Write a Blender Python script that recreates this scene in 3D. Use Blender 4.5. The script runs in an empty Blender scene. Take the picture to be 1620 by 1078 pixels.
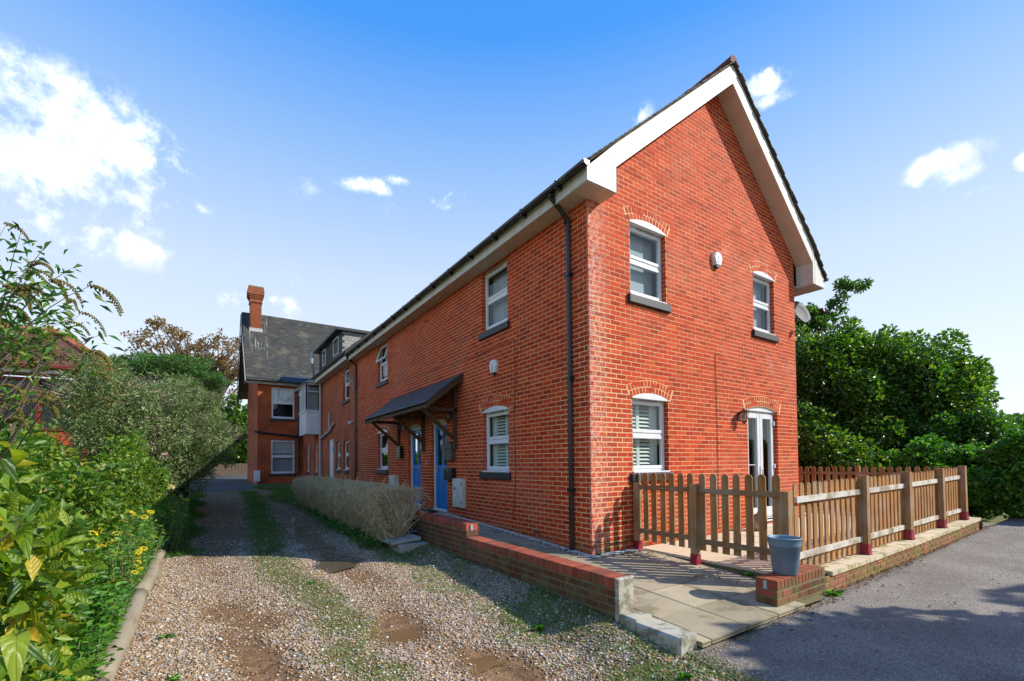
import bpy, math, random
import numpy as np
from mathutils import Vector, Matrix
random.seed(7); rng = np.random.default_rng(7)
S = bpy.context.scene
R = math.radians
# ------------------------------------------------------------------ camera, sky, sun, exposure
CAM = Vector((-4.639, -4.863, 1.3436))
yaw, pit, rol = R(33.805), R(1.310), R(-0.5537)
Fv = Vector((math.sin(yaw)*math.cos(pit), math.cos(yaw)*math.cos(pit), math.sin(pit)))
Rv = Vector((math.cos(yaw), -math.sin(yaw), 0)); Uv = Rv.cross(Fv)
R2 = Rv*math.cos(rol)+Uv*math.sin(rol); U2 = -Rv*math.sin(rol)+Uv*math.cos(rol)
cd = bpy.data.cameras.new('camera'); cam = bpy.data.objects.new('camera', cd)
S.collection.objects.link(cam); S.camera = cam
cam.matrix_world = Matrix(((R2.x, U2.x, -Fv.x, CAM.x), (R2.y, U2.y, -Fv.y, CAM.y), (R2.z, U2.z, -Fv.z, CAM.z), (0, 0, 0, 1)))
cd.sensor_width = 36; cd.lens = 718.476/1620*36; cd.shift_y = 177.254/1620
cd.clip_start = 0.05; cd.clip_end = 2000
SUN = Vector((1.22, -1.0, 1.17)).normalized()
sun_el = math.asin(SUN.z); sun_az = math.atan2(SUN.x, SUN.y)
sl = bpy.data.lights.new('sun', 'SUN'); sl.energy = 3.6; sl.angle = R(0.53); sl.color = (1.0, 0.95, 0.87)
so = bpy.data.objects.new('sun', sl); S.collection.objects.link(so)
so.rotation_euler = (-SUN).to_track_quat('-Z', 'Y').to_euler()
S.view_settings.view_transform = 'Standard'; S.view_settings.look = 'None'
S.view_settings.exposure = 0.80; S.view_settings.gamma = 1; S.view_settings.use_curve_mapping = False

def pix(px, py):
    "direction of a sight line of the photograph, used once to find where clouds stand in the sky"
    return (Fv + R2*((px-810)/718.476) - U2*((py-539-177.254)/718.476)).normalized()

W = bpy.data.worlds.new('World'); S.world = W; W.use_nodes = True
nt = W.node_tree; N = nt.nodes; L = nt.links; N.clear()
def wn(t, **k):
    n = N.new(t)
    for a, b in k.items(): setattr(n, a, b)
    return n
def wmath(op, a, b=None, c=None, clamp=False):
    n = wn('ShaderNodeMath', operation=op, use_clamp=clamp)
    for i, v in enumerate((a, b, c)):
        if v is None: continue
        if isinstance(v, (int, float)): n.inputs[i].default_value = v
        else: L.new(v, n.inputs[i])
    return n.outputs[0]
sky = wn('ShaderNodeTexSky', sky_type='NISHITA'); sky.sun_disc = False
sky.sun_elevation = sun_el; sky.sun_rotation = sun_az; sky.air_density = 1.0; sky.dust_density = 0.6; sky.ozone_density = 2.5
hs = wn('ShaderNodeHueSaturation'); hs.inputs['Saturation'].default_value = 1.25; hs.inputs['Value'].default_value = 1.0
L.new(sky.outputs[0], hs.inputs['Color'])
tc = wn('ShaderNodeTexCoord')
sep = wn('ShaderNodeSeparateXYZ'); L.new(tc.outputs['Generated'], sep.inputs[0])
zc = wmath('MAXIMUM', sep.outputs['Z'], 0.0)
nz = wn('ShaderNodeTexNoise'); nz.inputs['Scale'].default_value = 10.0; nz.inputs['Detail'].default_value = 9; nz.inputs['Roughness'].default_value = 0.62
L.new(tc.outputs['Generated'], nz.inputs['Vector'])
nzb = wn('ShaderNodeTexNoise'); nzb.inputs['Scale'].default_value = 28; nzb.inputs['Detail'].default_value = 8; nzb.inputs['Roughness'].default_value = .65; L.new(tc.outputs['Generated'], nzb.inputs['Vector'])
nzf = wmath('ADD', wmath('MULTIPLY', wmath('SUBTRACT', nz.outputs['Fac'], 0.5), .62), wmath('MULTIPLY', wmath('SUBTRACT', nzb.outputs['Fac'], 0.5), .42))
# clouds of the day: pixel centre, half width, half height (in photo pixels at that place), density
CL = [(95,180,165,80,1.0),(165,215,130,85,1.0),(220,255,80,60,1.0),(35,240,130,90,1.0),(60,330,120,70,.55),(20,300,90,60,.8),
      (185,392,85,34,.9),(240,330,40,50,.7),(205,315,30,18,.8),(290,322,45,12,.45),(700,312,44,20,.85),(585,294,60,14,.55),(632,287,30,10,.6),
      (483,299,28,18,.35),(1006,180,32,20,.55),(1212,128,40,26,.7),(1216,158,40,14,.45),(1500,264,62,34,1.0),(1555,300,20,9,.5),(1625,254,22,18,.9),
      (400,480,70,35,.55),(470,445,25,14,.4),(625,335,22,16,.15),(-60,120,120,60,.8),(-120,280,140,90,.9)]
acc = None
for (px, py, a, b, dn) in CL:
    c = pix(px, py); u = Vector((c.y, -c.x, 0)).normalized(); v = u.cross(c); 
    k = 1.0/(718.476*(1+((px-810)/718.476)**2+((py-716)/718.476)**2)**.5)
    def dot(vec):
        n = wn('ShaderNodeVectorMath', operation='DOT_PRODUCT'); L.new(tc.outputs['Generated'], n.inputs[0]); n.inputs[1].default_value = vec; return n.outputs['Value']
    du = wmath('MULTIPLY', dot(u), 1/(a*k)); dv = wmath('MULTIPLY', dot(v), 1/(b*k))
    r2 = wmath('ADD', wmath('MULTIPLY', du, du), wmath('MULTIPLY', dv, dv))
    front = wmath('GREATER_THAN', dot(c), 0.0)
    m = wmath('MULTIPLY', wmath('SUBTRACT', 1.15, r2), dn)
    m = wmath('MULTIPLY', wmath('MAXIMUM', m, 0.0), front)
    acc = m if acc is None else wmath('MAXIMUM', acc, m)
cm = wmath('ADD', acc, wmath('MULTIPLY', nzf, 8.0))
cm = wmath('MULTIPLY', wmath('SUBTRACT', cm, 0.26), .75, clamp=True)
cm = wmath('MULTIPLY', cm, wmath('GREATER_THAN', acc, 0.0))
cm = wmath('MULTIPLY', wmath('POWER', cm, 1.3), wmath('MULTIPLY', acc, 1.6, clamp=True), clamp=True)
n2 = wn('ShaderNodeTexNoise'); n2.inputs['Scale'].default_value = 9; n2.inputs['Detail'].default_value = 6
L.new(tc.outputs['Generated'], n2.inputs['Vector'])
cc = wn('ShaderNodeMixRGB'); cc.inputs[1].default_value = (4.6, 5.0, 5.8, 1); cc.inputs[2].default_value = (8.8, 8.9, 9.2, 1)
L.new(wmath('MULTIPLY', wmath('SUBTRACT', n2.outputs['Fac'], .36), 4.5, clamp=True), cc.inputs[0])
rmp = wn('ShaderNodeValToRGB'); e = rmp.color_ramp.elements
for i, (p, c) in enumerate([(0, (.86, .91, .97)), (.16, (.80, .87, .94)), (.36, (.63, .75, .92)), (.52, (.36, .57, .92)), (.69, (.07, .33, .92)), (1, (.025, .22, .80))]):
    if i > 1: e.new(p)
    e[i].position = p; e[i].color = (*c, 1)
L.new(zc, rmp.inputs[0])
vs = wn('ShaderNodeVectorMath', operation='SCALE'); L.new(rmp.outputs[0], vs.inputs[0]); vs.inputs['Scale'].default_value = 5.5
msk = wn('ShaderNodeMixRGB'); msk.inputs[0].default_value = .85; L.new(hs.outputs[0], msk.inputs[1]); L.new(vs.outputs[0], msk.inputs[2])
mixc = wn('ShaderNodeMixRGB'); L.new(cm, mixc.inputs[0]); L.new(msk.outputs[0], mixc.inputs[1]); L.new(cc.outputs[0], mixc.inputs[2])
bg = wn('ShaderNodeBackground'); bg.inputs['Strength'].default_value = 0.12; L.new(mixc.outputs[0], bg.inputs['Color'])
wo = wn('ShaderNodeOutputWorld'); L.new(bg.outputs[0], wo.inputs['Surface'])

# ------------------------------------------------------------------ materials
def NM(name):
    m = bpy.data.materials.new(name); m.use_nodes = True
    t = m.node_tree; b = t.nodes['Principled BSDF']; return m, t, b
def lk(t, a, b): t.links.new(a, b)
def noise(t, scale, detail=5, rough=.55, coord='pos', stretch=None):
    n = t.nodes.new('ShaderNodeTexNoise'); n.inputs['Scale'].default_value = scale; n.inputs['Detail'].default_value = detail; n.inputs['Roughness'].default_value = rough
    if coord == 'pos': src = t.nodes.new('ShaderNodeNewGeometry').outputs['Position']
    else: src = t.nodes.new('ShaderNodeTexCoord').outputs['Object']
    if stretch:
        mp = t.nodes.new('ShaderNodeMapping'); mp.inputs['Scale'].default_value = stretch; lk(t, src, mp.inputs[0]); src = mp.outputs[0]
    lk(t, src, n.inputs['Vector']); return n.outputs['Fac']
def mth(t, op, a, b=None, clamp=False):
    n = t.nodes.new('ShaderNodeMath'); n.operation = op; n.use_clamp = clamp
    for i, v in enumerate((a, b)):
        if v is None: continue
        if isinstance(v, (int, float)): n.inputs[i].default_value = v
        else: lk(t, v, n.inputs[i])
    return n.outputs[0]
def ramp(t, fac, stops):
    n = t.nodes.new('ShaderNodeValToRGB'); lk(t, fac, n.inputs[0]); e = n.color_ramp.elements
    while len(e) < len(stops): e.new(.5)
    for i, (p, c) in enumerate(stops):
        e[i].position = p; e[i].color = (*c, 1) if len(c) == 3 else c
    return n.outputs[0]
def mix(t, f, a, b, mode='MIX'):
    n = t.nodes.new('ShaderNodeMixRGB'); n.blend_type = mode
    for i, v in enumerate((f, a, b)):
        if isinstance(v, (int, float)): n.inputs[i].default_value = v
        elif isinstance(v, tuple): n.inputs[i].default_value = (*v, 1)
        else: lk(t, v, n.inputs[i])
    return n.outputs[0]
def rnd(t):
    "one random number per piece, whether the piece is an object or an island of a joined mesh"
    o = t.nodes.new('ShaderNodeObjectInfo').outputs['Random']; g = t.nodes.new('ShaderNodeNewGeometry').outputs['Random Per Island']
    return mth(t, 'FRACT', mth(t, 'ADD', o, g))
def bump(t, b, h, strength=.3, dist=.01):
    n = t.nodes.new('ShaderNodeBump'); n.inputs['Strength'].default_value = strength; n.inputs['Distance'].default_value = dist
    lk(t, h, n.inputs['Height']); lk(t, n.outputs[0], b.inputs['Normal'])
def smooth(t, v, lo, hi):
    n = t.nodes.new('ShaderNodeMapRange'); n.interpolation_type = 'SMOOTHSTEP'; lk(t, v, n.inputs[0]); n.inputs[1].default_value = lo; n.inputs[2].default_value = hi; return n.outputs[0]
def plain(name, c1, c2=None, rough=.6, scale=6, bmp=0, metal=0, spec=.5, detail=6, bscale=None, coord='pos', stretch=None):
    m, t, b = NM(name); c2 = c2 or tuple(x*.8 for x in c1)
    f = noise(t, scale, detail, coord=coord, stretch=stretch)
    lk(t, ramp(t, f, [(.3, c2), (.7, c1)]), b.inputs['Base Color'])
    b.inputs['Roughness'].default_value = rough; b.inputs['Metallic'].default_value = metal; b.inputs['Specular IOR Level'].default_value = spec
    if bmp: bump(t, b, noise(t, bscale or scale*6, 4, coord=coord, stretch=stretch), bmp, .005)
    return m
def pos(t): 
    s = t.nodes.new('ShaderNodeSeparateXYZ'); lk(t, t.nodes.new('ShaderNodeNewGeometry').outputs['Position'], s.inputs[0]); return s.outputs

def brick_mat(name, stops, dirty=0.0, bloom=0.0, moss=0.0):
    m, t, b = NM(name); r = rnd(t)
    base = ramp(t, r, stops)
    base = mix(t, mth(t, 'MULTIPLY', noise(t, 45, 5), .55), base, mix(t, 1, base, (.62, .55, .5), 'MULTIPLY'))
    base = mix(t, mth(t, 'MULTIPLY', smooth(t, noise(t, .55, 5, .6), .48, .66), .14), base, (.78, .30, .20))
    base = mix(t, smooth(t, noise(t, 1.1, 4), .5, .7), base, mix(t, 1, base, (.86, .8, .78), 'MULTIPLY'))
    x, y, z = pos(t)
    if bloom:   # white salts near the quoin and below sills
        q = mth(t, 'ADD', smooth(t, x, .55, .0), mth(t, 'MULTIPLY', smooth(t, noise(t, 1.6, 3), .60, .72), .35), clamp=True)
        g = mth(t, 'MULTIPLY', smooth(t, y, .05, .02), bloom)
        f = mth(t, 'MULTIPLY', mth(t, 'MULTIPLY', smooth(t, noise(t, 14, 6, .7), .40, .62), q), g)
        base = mix(t, mth(t, 'MULTIPLY', f, .55), base, (.78, .56, .48))
        f2 = mth(t, 'MULTIPLY', smooth(t, noise(t, 60, 3), .6, .75), .08)
        base = mix(t, f2, base, (.7, .45, .36))
    if dirty:
        d = mth(t, 'MULTIPLY', smooth(t, noise(t, 3.5, 6, .65), .38, .7), dirty)
        base = mix(t, d, base, (.075, .06, .035))
    if moss: base = mix(t, mth(t, 'MULTIPLY', smooth(t, noise(t, 2.6, 6, .65), .46, .62), moss), base, (.19, .19, .025))
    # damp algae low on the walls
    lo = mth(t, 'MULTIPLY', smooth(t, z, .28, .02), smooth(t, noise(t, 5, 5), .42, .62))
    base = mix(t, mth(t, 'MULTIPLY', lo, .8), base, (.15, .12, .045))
    lk(t, base, b.inputs['Base Color']); b.inputs['Roughness'].default_value = .85; b.inputs['Specular IOR Level'].default_value = .25
    bump(t, b, noise(t, 120, 4), .35, .004)
    return m
M = {}
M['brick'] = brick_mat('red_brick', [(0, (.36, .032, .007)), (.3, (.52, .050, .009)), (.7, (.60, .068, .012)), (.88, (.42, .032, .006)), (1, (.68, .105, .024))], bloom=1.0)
M['brick_low'] = brick_mat('weathered_brick', [(0, (.10, .032, .018)), (.4, (.20, .048, .022)), (.8, (.15, .032, .016)), (1, (.12, .055, .035))], dirty=1.0)
M['brick_cope'] = brick_mat('coping_brick', [(0, (.36, .075, .04)), (.5, (.46, .11, .06)), (1, (.28, .05, .03))], dirty=.65)  # stronger grime also puts the upper run's shade into the coping colour
M['brick_plinth'] = brick_mat('plinth_brick', [(0, (.38, .15, .08)), (.5, (.48, .19, .10)), (1, (.34, .10, .05))], dirty=.35, moss=.75)
def mortar(name, c, c2, moss=0):
    m, t, b = NM(name); base = ramp(t, noise(t, 30, 5), [(.3, c2), (.7, c)])
    if moss: base = mix(t, mth(t, 'MULTIPLY', smooth(t, noise(t, 4, 5), .4, .6), moss), base, (.10, .11, .02))
    x, y, z = pos(t)
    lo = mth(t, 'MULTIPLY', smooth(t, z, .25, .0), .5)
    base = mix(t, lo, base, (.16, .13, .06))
    lk(t, base, b.inputs['Base Color']); b.inputs['Roughness'].default_value = .95; bump(t, b, noise(t, 200, 3), .4, .003); return m
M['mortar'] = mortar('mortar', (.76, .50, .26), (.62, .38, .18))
M['mortar_low'] = mortar('mossy_mortar', (.24, .19, .09), (.14, .11, .05), .5)
M['white'] = plain('white_upvc', (.72, .73, .74), (.64, .65, .65), .3, 3)
M['board'] = plain('white_board', (.66, .64, .59), (.50, .47, .40), .55, 2.2, .12, stretch=(2.5, 2.5, .8))
M['soffit'] = plain('soffit_board', (.62, .52, .42), (.52, .40, .30), .7, 2.2, .1)
M['black'] = plain('black_plastic', (.015, .015, .017), (.01, .01, .011), .3, 8)
M['lead'] = plain('painted_sill', (.035, .035, .035), (.02, .02, .02), .55, 20, .2)
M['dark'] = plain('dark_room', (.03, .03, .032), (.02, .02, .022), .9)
M['blind'] = plain('grey_blind', (.42, .46, .50), (.34, .38, .42), .8, 1)
M['shutter'] = plain('shutter_slat', (.72, .74, .70), (.66, .68, .64), .5, 3)
M['curtain'] = plain('net_curtain', (.42, .44, .46), (.25, .26, .28), .9, 2, stretch=(14, 14, .4))
M['blue'] = plain('blue_door_paint', (.008, .20, .56), (.006, .165, .47), .35, 5)
M['cream'] = plain('cream_paint', (.62, .56, .28), (.52, .46, .22), .6, 4)
M['timber'] = plain('canopy_timber', (.11, .055, .022), (.05, .024, .01), .7, 5, .3, stretch=(8, 1, 8))
M['metal'] = plain('galvanised', (.20, .29, .36), (.13, .20, .26), .5, 7, .2, metal=.25)
M['grey_pipe'] = plain('grey_pipe', (.42, .42, .43), (.34, .34, .35), .5, 6)
M['red_shoe'] = plain('red_post_shoe', (.30, .018, .035), (.20, .012, .025), .5, 14, .2)
M['slate'] = None
def glass_mat():
    m, t, b = NM('window_glass'); t.nodes.remove(b); o = t.nodes['Material Output']
    gl = t.nodes.new('ShaderNodeBsdfGlossy'); gl.inputs['Roughness'].default_value = .02; gl.inputs['Color'].default_value = (.95, .97, 1, 1)
    tr = t.nodes.new('ShaderNodeBsdfTransparent'); tr.inputs[0].default_value = (.82, .88, .86, 1)
    ge = t.nodes.new('ShaderNodeNewGeometry'); dp = t.nodes.new('ShaderNodeVectorMath'); dp.operation = 'DOT_PRODUCT'; lk(t, ge.outputs['Incoming'], dp.inputs[0]); lk(t, ge.outputs['Normal'], dp.inputs[1])
    sch = mth(t, 'ADD', mth(t, 'MULTIPLY', mth(t, 'POWER', mth(t, 'SUBTRACT', 1.0, mth(t, 'ABSOLUTE', dp.outputs['Value']), True), 5.0), .85), .045)
    nb = t.nodes.new('ShaderNodeBump'); nb.inputs['Strength'].default_value = .05; nb.inputs['Distance'].default_value = .02; lk(t, noise(t, 1.6, 1), nb.inputs['Height'])
    lk(t, nb.outputs[0], gl.inputs['Normal'])
    mx = t.nodes.new('ShaderNodeMixShader'); lk(t, sch, mx.inputs[0]); lk(t, tr.outputs[0], mx.inputs[1]); lk(t, gl.outputs[0], mx.inputs[2])
    lk(t, mx.outputs[0], o.inputs[0]); return m
M['glass'] = glass_mat()
def piece_mat(name, stops, rough=.8, sc=20, amt=.4, moss=None, bmp=.3):
    m, t, b = NM(name); base = ramp(t, rnd(t), stops)
    base = mix(t, mth(t, 'MULTIPLY', noise(t, sc, 6, .6), amt), base, mix(t, 1, base, (.45, .42, .38), 'MULTIPLY'))
    if moss: base = mix(t, mth(t, 'MULTIPLY', smooth(t, noise(t, moss[0], 6, .65), moss[1], moss[1]+.14), moss[2]), base, moss[3])
    lk(t, base, b.inputs['Base Color']); b.inputs['Roughness'].default_value = rough; b.inputs['Specular IOR Level'].default_value = .3
    bump(t, b, noise(t, sc*5, 4), bmp, .004); return m
M['slate'] = piece_mat('old_slate', [(0, (.05, .048, .038)), (.5, (.074, .07, .052)), (.85, (.062, .062, .055)), (1, (.10, .093, .073))], .6, 2, .6, (.9, .52, .5, (.17, .16, .10)))
def streaks():
    m = M['slate']; t = m.node_tree; b = t.nodes['Principled BSDF']; src = b.inputs['Base Color'].links[0].from_socket
    x, y, z = pos(t); n = noise(t, 1, 4, .7, 'pos', (9, .5, .5))
    f = mth(t, 'MULTIPLY', mth(t, 'MULTIPLY', smooth(t, x, -2.75, -2.4), smooth(t, x, -1.2, -1.7)), mth(t, 'MULTIPLY', smooth(t, z, 7.0, 9.0), smooth(t, n, .54, .66)))
    b_ = mix(t, mth(t, 'MULTIPLY', f, .7), src, (.45, .45, .42)); lk(t, b_, b.inputs['Base Color'])
streaks()
M['slate_dark'] = piece_mat('dark_slate', [(0, (.022, .025, .03)), (1, (.065, .068, .078))], .55, 8, .4)
M['clay'] = piece_mat('clay_tile', [(0, (.13, .06, .035)), (.5, (.19, .09, .055)), (1, (.26, .13, .08))], .8, 3, .5)
M['clay_ridge'] = piece_mat('ridge_clay', [(0, (.40, .11, .05)), (1, (.52, .17, .08))], .8, 5, .4)
M['dark_ridge'] = piece_mat('dark_ridge_clay', [(0, (.14, .04, .03)), (1, (.2, .06, .04))], .8, 8, .5, (6, .5, .5, (.14, .13, .07)))
M['tile_brown'] = piece_mat('brown_roof_tile', [(0, (.07, .055, .04)), (1, (.13, .105, .08))], .85, 8, .5, (5, .5, .6, (.16, .15, .09)))
M['slab'] = piece_mat('concrete_slab', [(0, (.36, .30, .195)), (.5, (.52, .44, .29)), (1, (.30, .25, .16))], .9, 4, .7, (3.0, .50, .6, (.14, .12, .065)), .8)
M['slab_patio'] = piece_mat('patio_slab', [(0, (.58, .48, .33)), (1, (.68, .57, .41))], .9, 5, .3, (3, .6, .3, (.25, .22, .12)))
M['slab_edge'] = piece_mat('mossy_slab', [(0, (.60, .50, .34)), (1, (.68, .58, .40))], .9, 5, .3, (6, .50, .75, (.20, .20, .03)))
M['concrete'] = piece_mat('old_concrete', [(0, (.42, .39, .32)), (1, (.50, .46, .39))], .9, 9, .6, (5, .5, .7, (.12, .11, .07)))
M['render_white'] = piece_mat('whitewash', [(0, (.50, .47, .37)), (1, (.56, .53, .43))], .9, 9, .8, (7, .47, .85, (.17, .15, .09)))
def wood(name, c1, c2, axis, weather=None):
    m, t, b = NM(name); st = [1.2, 1.2, 1.2]; st = [22, 22, 22]; st[axis] = 1.3
    f = noise(t, 1.0, 6, .65, 'obj', tuple(st))
    base = ramp(t, f, [(.32, c2), (.62, c1)])
    base = mix(t, mth(t, 'MULTIPLY', rnd(t), .5), base, mix(t, 1, base, (.55, .5, .45), 'MULTIPLY'))
    x_, y_, z_ = pos(t); base = mix(t, mth(t, 'MULTIPLY', smooth(t, noise(t, 5, 5, .6), .45, .7), mth(t, 'ADD', .25, mth(t, 'MULTIPLY', smooth(t, z_, .5, .1), .5))), base, (.20, .17, .07)); base = mix(t, mth(t, 'MULTIPLY', smooth(t, noise(t, 2.3, 4), .45, .65), .35), base, (.42, .36, .27))
    if weather: base = mix(t, mth(t, 'MULTIPLY', smooth(t, noise(t, 4, 4), .35, .6), .85), base, weather)
    lk(t, base, b.inputs['Base Color']); b.inputs['Roughness'].default_value = .8; b.inputs['Specular IOR Level'].default_value = .3
    bump(t, b, f, .5, .004); return m
M['picket'] = wood('picket_wood', (.52, .26, .085), (.24, .10, .028), 2)
M['post'] = wood('post_wood', (.44, .25, .11), (.22, .11, .04), 2)
M['rail'] = wood('rail_wood', (.42, .34, .24), (.30, .2, .12), 0, (.66, .62, .55))
M['raily'] = wood('rail_wood_b', (.36, .22, .11), (.19, .10, .04), 1)
M['sleeper'] = wood('sleeper_wood', (.34, .27, .18), (.14, .10, .06), 1, (.28, .24, .17))
M['bark'] = plain('bark', (.16, .12, .08), (.07, .05, .035), .9, 12, .5)
M['stem'] = plain('pale_stem', (.34, .29, .2), (.22, .18, .12), .8, 12, .2)

def leaf_mat(name, stops, trans=.35, rough=.45, spec=.5, veins=False):
    m, t, b = NM(name); r = rnd(t); base = ramp(t, r, stops)
    base = mix(t, smooth(t, noise(t, 1.3, 3), .45, .65), base, mix(t, 1, base, (.75, .82, .7), 'MULTIPLY'))
    if veins: base = mix(t, smooth(t, noise(t, 28, 5), .58, .7), base, mix(t, 1, base, (1.7, 1.25, .7), 'MULTIPLY'))
    lk(t, base, b.inputs['Base Color']); b.inputs['Roughness'].default_value = rough; b.inputs['Specular IOR Level'].default_value = spec
    tl = t.nodes.new('ShaderNodeBsdfTranslucent'); lk(t, mix(t, 1, base, (1.5, 1.7, .7), 'MULTIPLY'), tl.inputs[0])
    mx = t.nodes.new('ShaderNodeMixShader'); mx.inputs[0].default_value = trans
    lk(t, b.outputs[0], mx.inputs[1]); lk(t, tl.outputs[0], mx.inputs[2]); lk(t, mx.outputs[0], t.nodes['Material Output'].inputs[0]); return m
def big_leaf_mat():
    m = leaf_mat('broad_leaf', [(0, (.04, .10, .008)), (.3, (.10, .20, .012)), (.65, (.19, .29, .018)), (.9, (.29, .33, .022)), (1, (.50, .36, .03))], .42, .40, .5, True)
    t = m.node_tree; b = t.nodes['Principled BSDF']; s_ = t.nodes.new('ShaderNodeSeparateXYZ'); lk(t, t.nodes.new('ShaderNodeTexCoord').outputs['Object'], s_.inputs[0])
    ay = mth(t, 'ABSOLUTE', s_.outputs[1]); ph = mth(t, 'SUBTRACT', s_.outputs[0], mth(t, 'MULTIPLY', ay, .9)); wv = mth(t, 'POWER', mth(t, 'ABSOLUTE', mth(t, 'SINE', mth(t, 'MULTIPLY', ph, 230))), .6)
    mid = smooth(t, ay, .0, .0022); v = mth(t, 'MULTIPLY', wv, mid); src = b.inputs['Base Color'].links[0].from_socket
    lk(t, mix(t, mth(t, 'MULTIPLY', mth(t, 'SUBTRACT', 1, v), .45), src, mix(t, 1, src, (1.5, 1.35, 1.3), 'MULTIPLY')), b.inputs['Base Color'])
    bump(t, b, mth(t, 'ADD', v, mth(t, 'MULTIPLY', noise(t, 70, 4), .8)), .7, .003); return m
M['leaf_big'] = big_leaf_mat() if True else leaf_mat('broad_leaf', [(0, (.05, .11, .015)), (.35, (.10, .19, .02)), (.7, (.17, .25, .025)), (.93, (.24, .27, .03)), (1, (.45, .34, .03))], .35, .5, .4, True)
M['leaf_mid'] = leaf_mat('shrub_leaf', [(0, (.04, .10, .010)), (.5, (.11, .22, .018)), (.9, (.22, .32, .03)), (1, (.44, .38, .05))], .4)
M['leaf_bright'] = leaf_mat('bright_leaf', [(0, (.035, .13, .010)), (.6, (.08, .25, .018)), (1, (.17, .34, .03))], .35)
M['leaf_silver'] = leaf_mat('silvery_leaf', [(0, (.05, .10, .03)), (.35, (.13, .20, .06)), (.75, (.24, .30, .12)), (1, (.42, .45, .28))], .35, .5)
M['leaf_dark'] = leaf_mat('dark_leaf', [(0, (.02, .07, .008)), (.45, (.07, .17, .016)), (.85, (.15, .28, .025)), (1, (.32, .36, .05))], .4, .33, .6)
M['leaf_ivy'] = leaf_mat('ivy_leaf', [(0, (.03, .09, .012)), (.5, (.07, .18, .02)), (1, (.14, .28, .04))], .35, .35, .5)
M['leaf_pine'] = leaf_mat('pine_needle', [(0, (.03, .10, .02)), (.5, (.08, .20, .04)), (1, (.18, .32, .07))], .3)
M['leaf_bronze'] = leaf_mat('bronze_leaf', [(0, (.13, .08, .03)), (.4, (.25, .13, .05)), (.8, (.36, .18, .06)), (1, (.16, .16, .05))], .45)
M['leaf_budd'] = leaf_mat('buddleia_leaf', [(0, (.02, .08, .012)), (.5, (.06, .18, .02)), (.85, (.14, .27, .03)), (1, (.32, .36, .12))], .4, .4)
M['seed'] = piece_mat('seed_head', [(0, (.05, .045, .010)), (.5, (.11, .095, .018)), (1, (.18, .14, .025))], .9, 20, .3)
M['flower'] = leaf_mat('yellow_petal', [(0, (.75, .52, .01)), (1, (.85, .70, .03))], .3, .5, .2)
M['twig'] = piece_mat('dry_twig', [(0, (.52, .40, .18)), (.5, (.76, .63, .38)), (.8, (.60, .40, .15)), (1, (.86, .78, .58))], .8, 6, .2)
M['grass'] = leaf_mat('grass_blade', [(0, (.03, .085, .012)), (.5, (.06, .15, .02)), (.85, (.12, .22, .03)), (1, (.22, .22, .07))], .3, .6, .3)
M['stone'] = piece_mat('gravel_stone', [(0, (.14, .075, .03)), (.2, (.36, .22, .10)), (.45, (.44, .31, .18)), (.62, (.52, .41, .29)), (.78, (.20, .185, .175)), (.93, (.74, .68, .58)), (1, (.34, .14, .05))], .75, 60, .3)
M['pebble'] = piece_mat('white_pebble', [(0, (.50, .48, .46)), (1, (.75, .73, .71))], .7, 60, .3)
M['dead_leaf'] = piece_mat('fallen_leaf', [(0, (.12, .05, .02)), (.6, (.22, .10, .04)), (1, (.34, .2, .08))], .8, 30, .3)

def ellipse_mask(t, x, y, cx, cy, a, b, soft=.5, nf=None):
    dx = mth(t, 'MULTIPLY', mth(t, 'SUBTRACT', x, cx), 1/a); dy = mth(t, 'MULTIPLY', mth(t, 'SUBTRACT', y, cy), 1/b)
    r = mth(t, 'ADD', mth(t, 'MULTIPLY', dx, dx), mth(t, 'MULTIPLY', dy, dy))
    if nf is not None: r = mth(t, 'ADD', r, nf)
    return smooth(t, r, 1+soft, 1-soft)
PUD = [(-3.35, 2.25, .30, .34), (-3.0, 6.2, .26, .7), (-2.95, 8.9, .3, 1.0), (-3.1, -.72, .0, 0), ]
MUD = [(-3.12, -.7, .42, .36), (-2.55, -1.45, .30, .36), (-3.35, 2.3, .6, .9), (-4.45, 2.9, .45, .5), (-4.35, -.9, .5, 1.5), (-3.0, 7.5, .55, 3.4), (-2.3, -2.35, .42, .25), (-4.3, 9, .6, 6)]
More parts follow.
